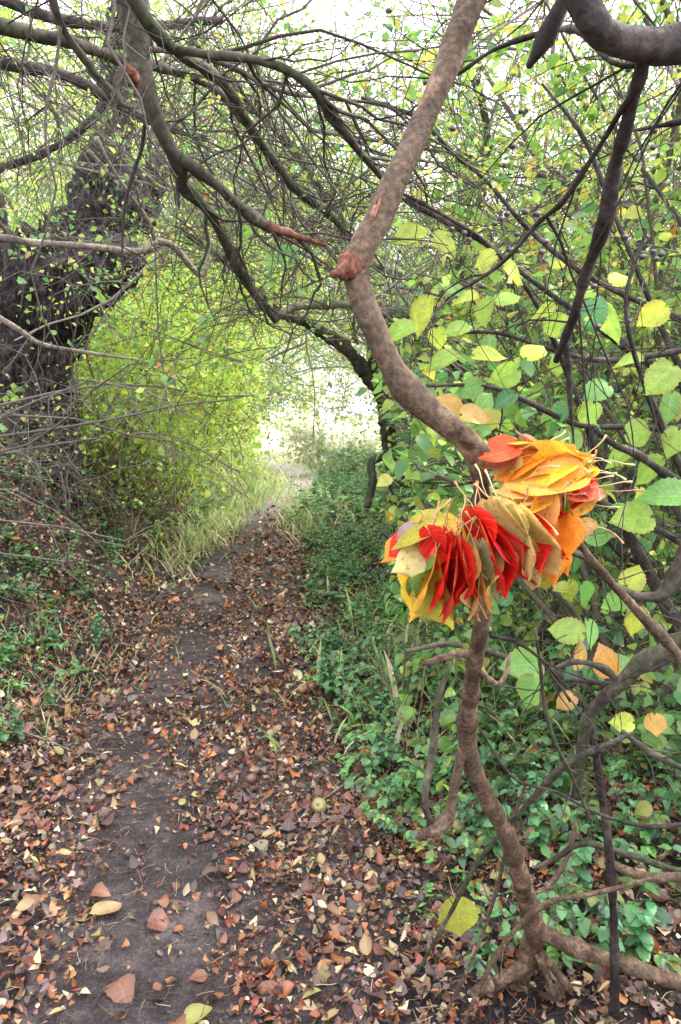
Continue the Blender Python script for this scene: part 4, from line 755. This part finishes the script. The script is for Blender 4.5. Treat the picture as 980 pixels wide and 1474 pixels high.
FS = [('clearing_bush', 'low bluish-green bush just right of where the path disappears', (-.2, 20.5), 1.5, 12, .8, (0, 0), 2600, .10, DG + [(.3, .42, .15)], [5, 20, 30, 10, 10, 30]),
      ('pale_bush', 'pale sunlit bush in the middle of the clearing', (-.2, 25), 2.1, 14, .6, (0, 0), 3600, .11, SUNLIT_PALE, [3, 3, 2, 2]),
      ('fern_bush', 'sprawling green bush right of the clearing', (1.3, 16.5), 1.9, 12, .7, (0, 0), 3200, .09, YG, W_grn),
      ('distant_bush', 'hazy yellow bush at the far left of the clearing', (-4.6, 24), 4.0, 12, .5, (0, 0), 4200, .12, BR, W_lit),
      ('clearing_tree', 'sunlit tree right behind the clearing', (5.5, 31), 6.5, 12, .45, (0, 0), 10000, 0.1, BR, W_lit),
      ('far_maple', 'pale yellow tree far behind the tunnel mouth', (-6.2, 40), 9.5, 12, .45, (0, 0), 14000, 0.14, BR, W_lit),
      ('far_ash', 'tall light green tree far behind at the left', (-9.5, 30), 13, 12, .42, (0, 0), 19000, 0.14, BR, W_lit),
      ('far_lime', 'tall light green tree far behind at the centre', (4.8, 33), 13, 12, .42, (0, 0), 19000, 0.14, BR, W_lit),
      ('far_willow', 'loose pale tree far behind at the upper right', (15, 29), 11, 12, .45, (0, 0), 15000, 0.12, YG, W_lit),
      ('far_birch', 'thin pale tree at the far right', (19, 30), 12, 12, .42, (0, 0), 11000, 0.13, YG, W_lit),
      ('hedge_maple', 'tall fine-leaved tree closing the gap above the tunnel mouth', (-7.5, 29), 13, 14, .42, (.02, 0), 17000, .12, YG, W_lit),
      ('hedge_ash', 'tall twiggy tree behind the upper centre of the hedge', (8.5, 20), 11, 14, .42, (-.03, 0), 16000, .08, YG, W_lit),
      ('field_ash', 'tall light tree right of the dark hanging branch in the background', (9.5, 13.5), 9, 14, .45, (-.04, 0), 14000, .08, YG, W_lit),
      ('bank_ash', 'tall fine-leaved tree on the bank behind the left hedge', (-7.0, 18.5), 10.5, 14, .42, (.04, 0), 16000, .085, YG, W_lit),
      ('roadside_ash', 'tall fine-leaved tree whose crown spreads over the tunnel from the right', (3.0, 8.8), 8.0, 14, .45, (-.10, 0), 16000, .055, YG, W_lit),
      ('bank_maple', 'fine-leaved tree leaning over the tunnel from the left bank', (-4.7, 12.8), 8.5, 14, .45, (.05, 0), 14000, .055, YG, W_lit),
      ('garden_maple', 'leafy tree closing the sky at the upper right behind the sloe bush', (7.4, 10.0), 7.5, 14, .48, (-.02, 0), 16000, .06, YG, W_lit),
      ('field_ash', 'tall tree leaning in from the left high above the clearing', (-6.0, 27), 13, 14, .4, (.26, 0), 16000, .11, YG, W_lit),
      ('field_ash', 'tall fine-leaved tree far behind the top of the crooked stem', (7.0, 30), 14, 14, .42, (-.16, 0), 17000, .12, YG, W_lit),
      ('field_bush', 'bright green bush in the field at the right', (6.5, 13), 3.6, 12, .5, (0, 0), 5200, .09, YG, W_lit),
      ('corner_bush', 'sunlit bush low at the far right edge', (5.2, 9.5), 2.4, 12, .6, (0, 0), 3800, .07, YG, W_lit)]
for (nm, lb, base, h, ns, sp, ln_, c, sz, cs, ws) in FS:
    shrub(nm, lb, 'tree' if h > 6 else 'bush', base, h, ns, sp, ln_, 170, 1100, c, sz, cs, ws, l1=h * .33, l2=h * .16, r1=.006 * h / 3, r2=.003 * h / 3, r0=.02 * h / 3, tw=(.22, .19, .175), off=.04 * h / 3)  # background twigs tinted paler, sunlight put into their colour

# shading trees over the tunnel beside the sunny side
for i, (bs, h, lb) in enumerate((((4.9, 8.4), 8, 'tall leafy tree rising behind the right hedge'), ((7.4, 6.2), 8, 'tall leafy tree outside the right edge'))):
    shrub('ash_tree', lb, 'tree', bs, h, 9, .38, (-.1, 0), 170, 600, 3800, .075, YG, W_lit, l1=2.3, l2=.8, r1=.008, r2=.003, r0=.06, tw=(.12, .10, .085), off=.06, group='tall trees behind the right hedge')

# ------------------------------------------------------------------ green plants on the ground
T_herb = [template('ovate', 13, 2, .3, .8, serr=.10, wave=.03), template('ovate', 13, 2, .2, .4, serr=.10, edge=.2), template('ovate', 13, 2, .4, 1.1, serr=.10, wave=.05, twist=.3), template('ovate', 13, 2, -.1, .6, serr=.1, wave=.04)]
def herb_arrays(kind):
    """one plant round the origin -> list of (pos, axis, normal, size) and stem tubes"""
    pos, ax, nn, sz, tub = [], [], [], [], []
    ns = {'nettle': 3, 'bramble': 4, 'rosette': 7}[kind]
    for i in range(ns):
        a = RNG.uniform(0, 6.28); h = {'nettle': RNG.uniform(.14, .34), 'bramble': RNG.uniform(.12, .26), 'rosette': RNG.uniform(.05, .13)}[kind]
        out = {'nettle': .25, 'bramble': .8, 'rosette': 1.0}[kind]
        p = grow(np.zeros((1, 3)), np.array([[math.cos(a) * out, math.sin(a) * out, 1.]]), np.array([h]), 6, .1, -.03 if kind == 'nettle' else -.1)[0]; tub.append(p)
        if kind == 'nettle':
            for j in range(2, 7):
                b = j * PI / 2 + a
                for q in (b, b + PI): pos.append(p[j]); ax.append((math.cos(q), math.sin(q), -.15 + .3 * (j == 6))); nn.append((RNG.normal(0, .15), RNG.normal(0, .15), 1)); sz.append(.056 * (1.15 - j * .09))
        else:
            for j in ((3, 5, 6) if kind == 'bramble' else (6,)):
                t = p[j] - p[j - 1]; t /= np.linalg.norm(t) + 1e-9; b = math.atan2(t[1], t[0])
                for dq in (-1.1, 0, 1.1) if kind == 'bramble' else (-.9, 0, .9): q = b + dq; pos.append(p[j]); ax.append((math.cos(q), math.sin(q), RNG.normal(-.05, .15))); nn.append((RNG.normal(0, .25), RNG.normal(0, .25), 1)); sz.append(RNG.uniform(.036, .058) * (1.15 if dq == 0 else .9))
    return np.array(pos), np.array(ax), np.array(nn), np.array(sz), np.stack(tub)
HC = {'nettle': [(.07, .25, .09), (.12, .34, .10)], 'bramble': [(.06, .20, .09), (.13, .31, .13), (.05, .15, .09), (.16, .34, .08), (.30, .34, .07)], 'rosette': [(.20, .46, .10), (.12, .36, .10)]}
var = []
for kind in ('nettle', 'bramble', 'bramble', 'rosette', 'nettle', 'rosette', 'bramble'):
    p, a, n, s, tb = herb_arrays(kind); mb = MB(); leaves(mb, T_herb, p, a, n, s, palette(len(p), HC[kind], [1] * len(HC[kind]), .15))
    m1 = mesh_from('leaves', mb.V[0], mb.Q[0]) if 0 else None
    o = mb.build('foliage', M_herb); fm = o.data; bpy.data.objects.remove(o)
    mb = MB(); mb.tubes(tb, np.full(tb.shape[:2], .0016), 4, (.09, .12, .05)); o = mb.build('stems', M_twig); sm = o.data; bpy.data.objects.remove(o)
    var.append((kind, fm, sm, (p, a, n, s, tb)))
GN = {'nettle': ('nettle_plant', 'upright nettle-like plant with toothed dark green leaf pairs in the undergrowth', 'nettle-like plants in the undergrowth'),
      'bramble': ('bramble_plant', 'low bramble with three-part dark green leaves in the undergrowth', 'low brambles in the undergrowth'),
      'rosette': ('leafy_seedling', 'small fresh green seedling growing flat through the leaf litter', 'small green seedlings in the leaf litter')}
def herb_spot():
    while True:
        y = RNG.uniform(1.9, 5.5)
        if RNG.uniform() < .88:
            edge = np.interp(y, [1.9, 2.3, 3, 4.2, 5.5], [.30, .26, .20, .16, .12]); x = xc(y) + .5 + edge + abs(RNG.normal(0, .85))
        else: x = xc(y) - .75 - abs(RNG.normal(0, .8)); 
        if abs(x) / y < .55 and (x > 0 or y > 3.2): return x, y
for i in range(295):
    x, y = herb_spot(); kind, fm, sm, _ = var[RNG.integers(0, len(var))]; nm, lb, gp = GN[kind]
    rt = thing(nm, lb, 'plant', (x, y, float(H(x, y))), gp); link('foliage', fm, rt); link('stems', sm, rt)
    s = RNG.uniform(.7, 1.15); rt.scale = (s, s, s); rt.rotation_euler = (0, 0, RNG.uniform(0, 6.28))
for i in range(16):                    # isolated seedlings out in the litter
    y = RNG.uniform(2.1, 4.5); x = xc(y) + RNG.uniform(.35, .8); k = [v for v in var if v[0] == 'rosette'][i % 2]; nm, lb, gp = GN['rosette']
    rt = thing(nm, lb, 'plant', (x, y, float(H(x, y))), gp); link('foliage', k[1], rt); link('stems', k[2], rt); s = RNG.uniform(.35, .6); rt.scale = (s, s, s); rt.rotation_euler = (0, 0, RNG.uniform(0, 6.28))
# the rest of the undergrowth, beyond counting
mb = MB(); mt = MB()
def strew(n, y0, y1, side, w, e0, s0=1.):
    for i in range(n):
        y = RNG.uniform(y0, y1); d = abs(RNG.normal(0, w)); x = xc(y) + (.6 + e0 + d if side > 0 else -.6 - e0 - d)
        kind, fm, sm, (p, a, n_, s, tb) = var[RNG.integers(0, len(var))]; th = RNG.uniform(0, 6.28); c, q = math.cos(th), math.sin(th); R = np.array([[c, q, 0], [-q, c, 0], [0, 0, 1]]); sc_ = RNG.uniform(.8, 1.4) * s0
        o_ = np.array([x, y, float(H(x, y))]); br = RNG.uniform(.7, 1.3)
        leaves(mb, T_mid[:2], p @ R * sc_ + o_, a @ R, n_ @ R, s * sc_, palette(len(p), HC[kind] + [(.16, .30, .08)], [1] * (len(HC[kind]) + 1), .2) * br); mt.tubes(tb @ R * sc_ + o_, np.full(tb.shape[:2], .0016), 3, (.10, .11, .05))
strew(110, 2.6, 6, 1, 1.0, .6, .85); strew(330, 5, 11, 1, 1.2, .2, 1.0); strew(260, 11, 22, 1, 1.4, .1, 1.7); strew(230, 3.4, 8, -1, 1.0, .45, .75); strew(110, 8, 16, -1, .8, .2, 1.2)
o = mb.build('undergrowth', M_leaf, stuff=True); tag(o, 'mass of low green leafy undergrowth along both sides of the path', 'undergrowth'); st = mt.build('stems', M_twig, o); st['kind'] = 'stuff'

# grass at the clearing and on the verges
T_gr = [template('narrow', 3, 1, .2, 1.0), template('narrow', 3, 1, .2, .5)]
for V_ in T_gr: V_[0][:, 1] *= .28
mb = MB()
def grass(cx, cy, wx, wy, n, L, cols, wts):
    x = RNG.normal(cx, wx, n); y = RNG.normal(cy, wy, n); y = np.where(y < 3, 3 + np.abs(y - 3), y); a = RNG.uniform(0, 6.28, n)
    ax = np.stack([np.cos(a) * .45, np.sin(a) * .45, np.ones(n)], 1); nn = np.stack([-np.cos(a), -np.sin(a), np.full(n, .45)], 1)
    leaves(mb, T_gr, np.stack([x, y, H(x, y)], 1), ax, nn, L * RNG.lognormal(0, .3, n), palette(n, cols, wts, .2))
GC = [(.50, .66, .22), (.66, .70, .32), (.25, .42, .12), (.7, .62, .38)]  # grass tones brightened so the clearing looks sunlit
grass(-2.2, 15.0, .2, 1.8, 3200, .22, GC, [4, 4, 2, 1]); grass(-2.6, 18.5, .5, 2.0, 4200, .4, GC, [4, 4, 2, 1]); grass(-.6, 15, .25, 2, 900, .25, GC, [4, 2, 3, 1]); grass(-1.9, 10.5, .18, 1.5, 900, .22, GC, [2, 2, 3, 3])
grass(-1.75, 4.4, .28, .5, 350, .09, GC, [3, 1, 5, 3]); grass(-2.0, 3.4, .3, .4, 150, .08, GC, [3, 1, 5, 3]); grass(.1, 4.6, .12, .6, 160, .08, GC, [3, 1, 5, 3]); grass(.9, 5, .5, 1.0, 900, .22, GC, [3, 1, 5, 3])
o = mb.build('grass', M_leaf, stuff=True); tag(o, 'bright wispy grass beside the sunny end of the path and on the verges', 'grass')
# pale dry stalks
for (a, b, n, lb) in ((545, 1010, 22, 'pale dry grass stalks standing in the green plants below the garland'), (600, 1100, 14, 'pale dry stalks behind the thin upcurling branch'), (745, 1060, 10, 'dry stalks among plants right of the lower stem'), (60, 940, 9, 'dry straw-coloured stalks on the left verge')):
    p = G(a, b); mb = MB(); st = np.array([p]) + RNG.normal(0, .09, (n, 3)) * [1, 1, 0]; q = grow(st, RNG.normal(0, .3, (n, 3)) + [0, 0, 1], RNG.uniform(.3, .75, n), 8, .08, -.03)
    mb.tubes(q, taper(np.full(n, .0013), 8, .5), 4, (.46, .38, .25)); s, t = sample_on(q, n * 2, .6, 1); q2 = grow(s, t + RNG.normal(0, .5, t.shape), RNG.uniform(.05, .12, n * 2), 4, .15, 0); mb.tubes(q2, taper(np.full(n * 2, .0008), 4, .5), 3, (.46, .38, .25))
    o = mb.build('dry_stalks', M_twig); tag(o, lb, 'dry grass')
# large leaf caught on a thin twig low down
p = P(655, 1325, 1.72); mb = MB(); leaves(mb, [template('round', 26, 3, .3, .5, serr=.04, wave=.02, heart=.1)], [p + np.array([0, 0, .055])], [[.15, -.1, -1]], [[0, -1, .2]], .115, np.array([[.42, .46, .06]]), (.7, .6, .05))
o = mb.build('hanging_leaf', M_big); tag(o, 'single large yellow-green leaf hanging low by the dead twigs', 'leaf')
mb = MB(); q = np.array([[p + [0, 0, .055], p + [-.01, .01, .08], p + [-.015, .02, .105]]]); mb.tubes(q, np.full((1, 3), .0012), 5, (.4, .3, .12)); V = mb.V[0]; link('stalk', mesh_from('stalk', V, mb.Q[0], mb.C[0], mb.U[0], True, M_stalk), o)

# ------------------------------------------------------------------ sunlit haze standing in and beyond the clearing
def box(x0, x1, y0, y1, z0, z1):
    V = np.array([(x, y, z) for x in (x0, x1) for y in (y0, y1) for z in (z0, z1)]); Q = np.array([(0, 1, 3, 2), (4, 6, 7, 5), (0, 4, 5, 1), (2, 3, 7, 6), (0, 2, 6, 4), (1, 5, 7, 3)]); return V, Q
m, nt, nd, ln = nodes('haze'); vs = nd.new('ShaderNodeVolumeScatter'); vs.inputs['Density'].default_value = .009; vs.inputs['Color'].default_value = (1, .97, .9, 1); vs.inputs['Anisotropy'].default_value = .6
o = nd.new('ShaderNodeOutputMaterial'); ln.new(vs.outputs[0], o.inputs['Volume']); V, Q = box(-40, 40, 10.0, 75, -.5, 14)
hzo = link('haze', mesh_from('haze', V, Q, smooth=False, mat=m)); hzo['kind'] = 'structure'

# ------------------------------------------------------------------ light
EL, AZ = math.radians(50), math.radians(68)
sd = Vector((math.sin(AZ) * math.cos(EL), math.cos(AZ) * math.cos(EL), math.sin(EL)))
L = bpy.data.lights.new('sun', 'SUN'); L.energy = 5; L.angle = math.radians(.6); L.color = (1, .93, .82)
so = bpy.data.objects.new('sun', L); COL.objects.link(so); so.rotation_euler = sd.to_track_quat('Z', 'Y').to_euler(); so.location = (6, 10, 12)
wd = bpy.data.worlds.new('World'); sc.world = wd; wd.use_nodes = True; nt = wd.node_tree; nt.nodes.clear()
sky = nt.nodes.new('ShaderNodeTexSky'); sky.sky_type = 'NISHITA'; sky.sun_disc = False; sky.sun_elevation = EL; sky.sun_rotation = AZ; sky.dust_density = 3.5; sky.air_density = 1.2
tc = nt.nodes.new('ShaderNodeTexCoord'); nz = nt.nodes.new('ShaderNodeTexNoise'); nz.inputs['Scale'].default_value = 2.2; nz.inputs['Detail'].default_value = 6; nt.links.new(tc.outputs['Generated'], nz.inputs['Vector'])
rp = ramp(nt, [(.25, (.35, .35, .35)), (.55, (1, 1, 1))]); nt.links.new(nz.outputs['Fac'], rp.inputs[0])
c = mixcol(nt, rp.outputs[0], sky.outputs[0], (19.5, 18.8, 19.8))
vm = nt.nodes.new('ShaderNodeVectorMath'); vm.operation = 'DOT_PRODUCT'; nt.links.new(tc.outputs['Generated'], vm.inputs[0]); vm.inputs[1].default_value = sd
mrg = nt.nodes.new('ShaderNodeMapRange'); mrg.inputs[1].default_value = -.2; mrg.inputs[2].default_value = 1; mrg.inputs[3].default_value = .85; mrg.inputs[4].default_value = 1.8; nt.links.new(vm.outputs['Value'], mrg.inputs[0])
hs = nt.nodes.new('ShaderNodeHueSaturation'); nt.links.new(c, hs.inputs['Color']); nt.links.new(mrg.outputs[0], hs.inputs['Value']); c = hs.outputs[0]
bg = nt.nodes.new('ShaderNodeBackground'); bg.inputs['Strength'].default_value = .15; nt.links.new(c, bg.inputs[0]); ow = nt.nodes.new('ShaderNodeOutputWorld'); nt.links.new(bg.outputs[0], ow.inputs[0])
sc.view_settings.view_transform = 'Standard'; sc.view_settings.look = 'None'; sc.view_settings.exposure = 0; sc.view_settings.gamma = 1
sc.cycles.use_denoising = True; sc.cycles.max_bounces = 5; sc.cycles.diffuse_bounces = 2; sc.cycles.transmission_bounces = 4; sc.cycles.glossy_bounces = 2; sc.cycles.volume_bounces = 0; sc.cycles.use_adaptive_sampling = True; sc.cycles.adaptive_threshold = .03; sc.cycles.sample_clamp_indirect = 6
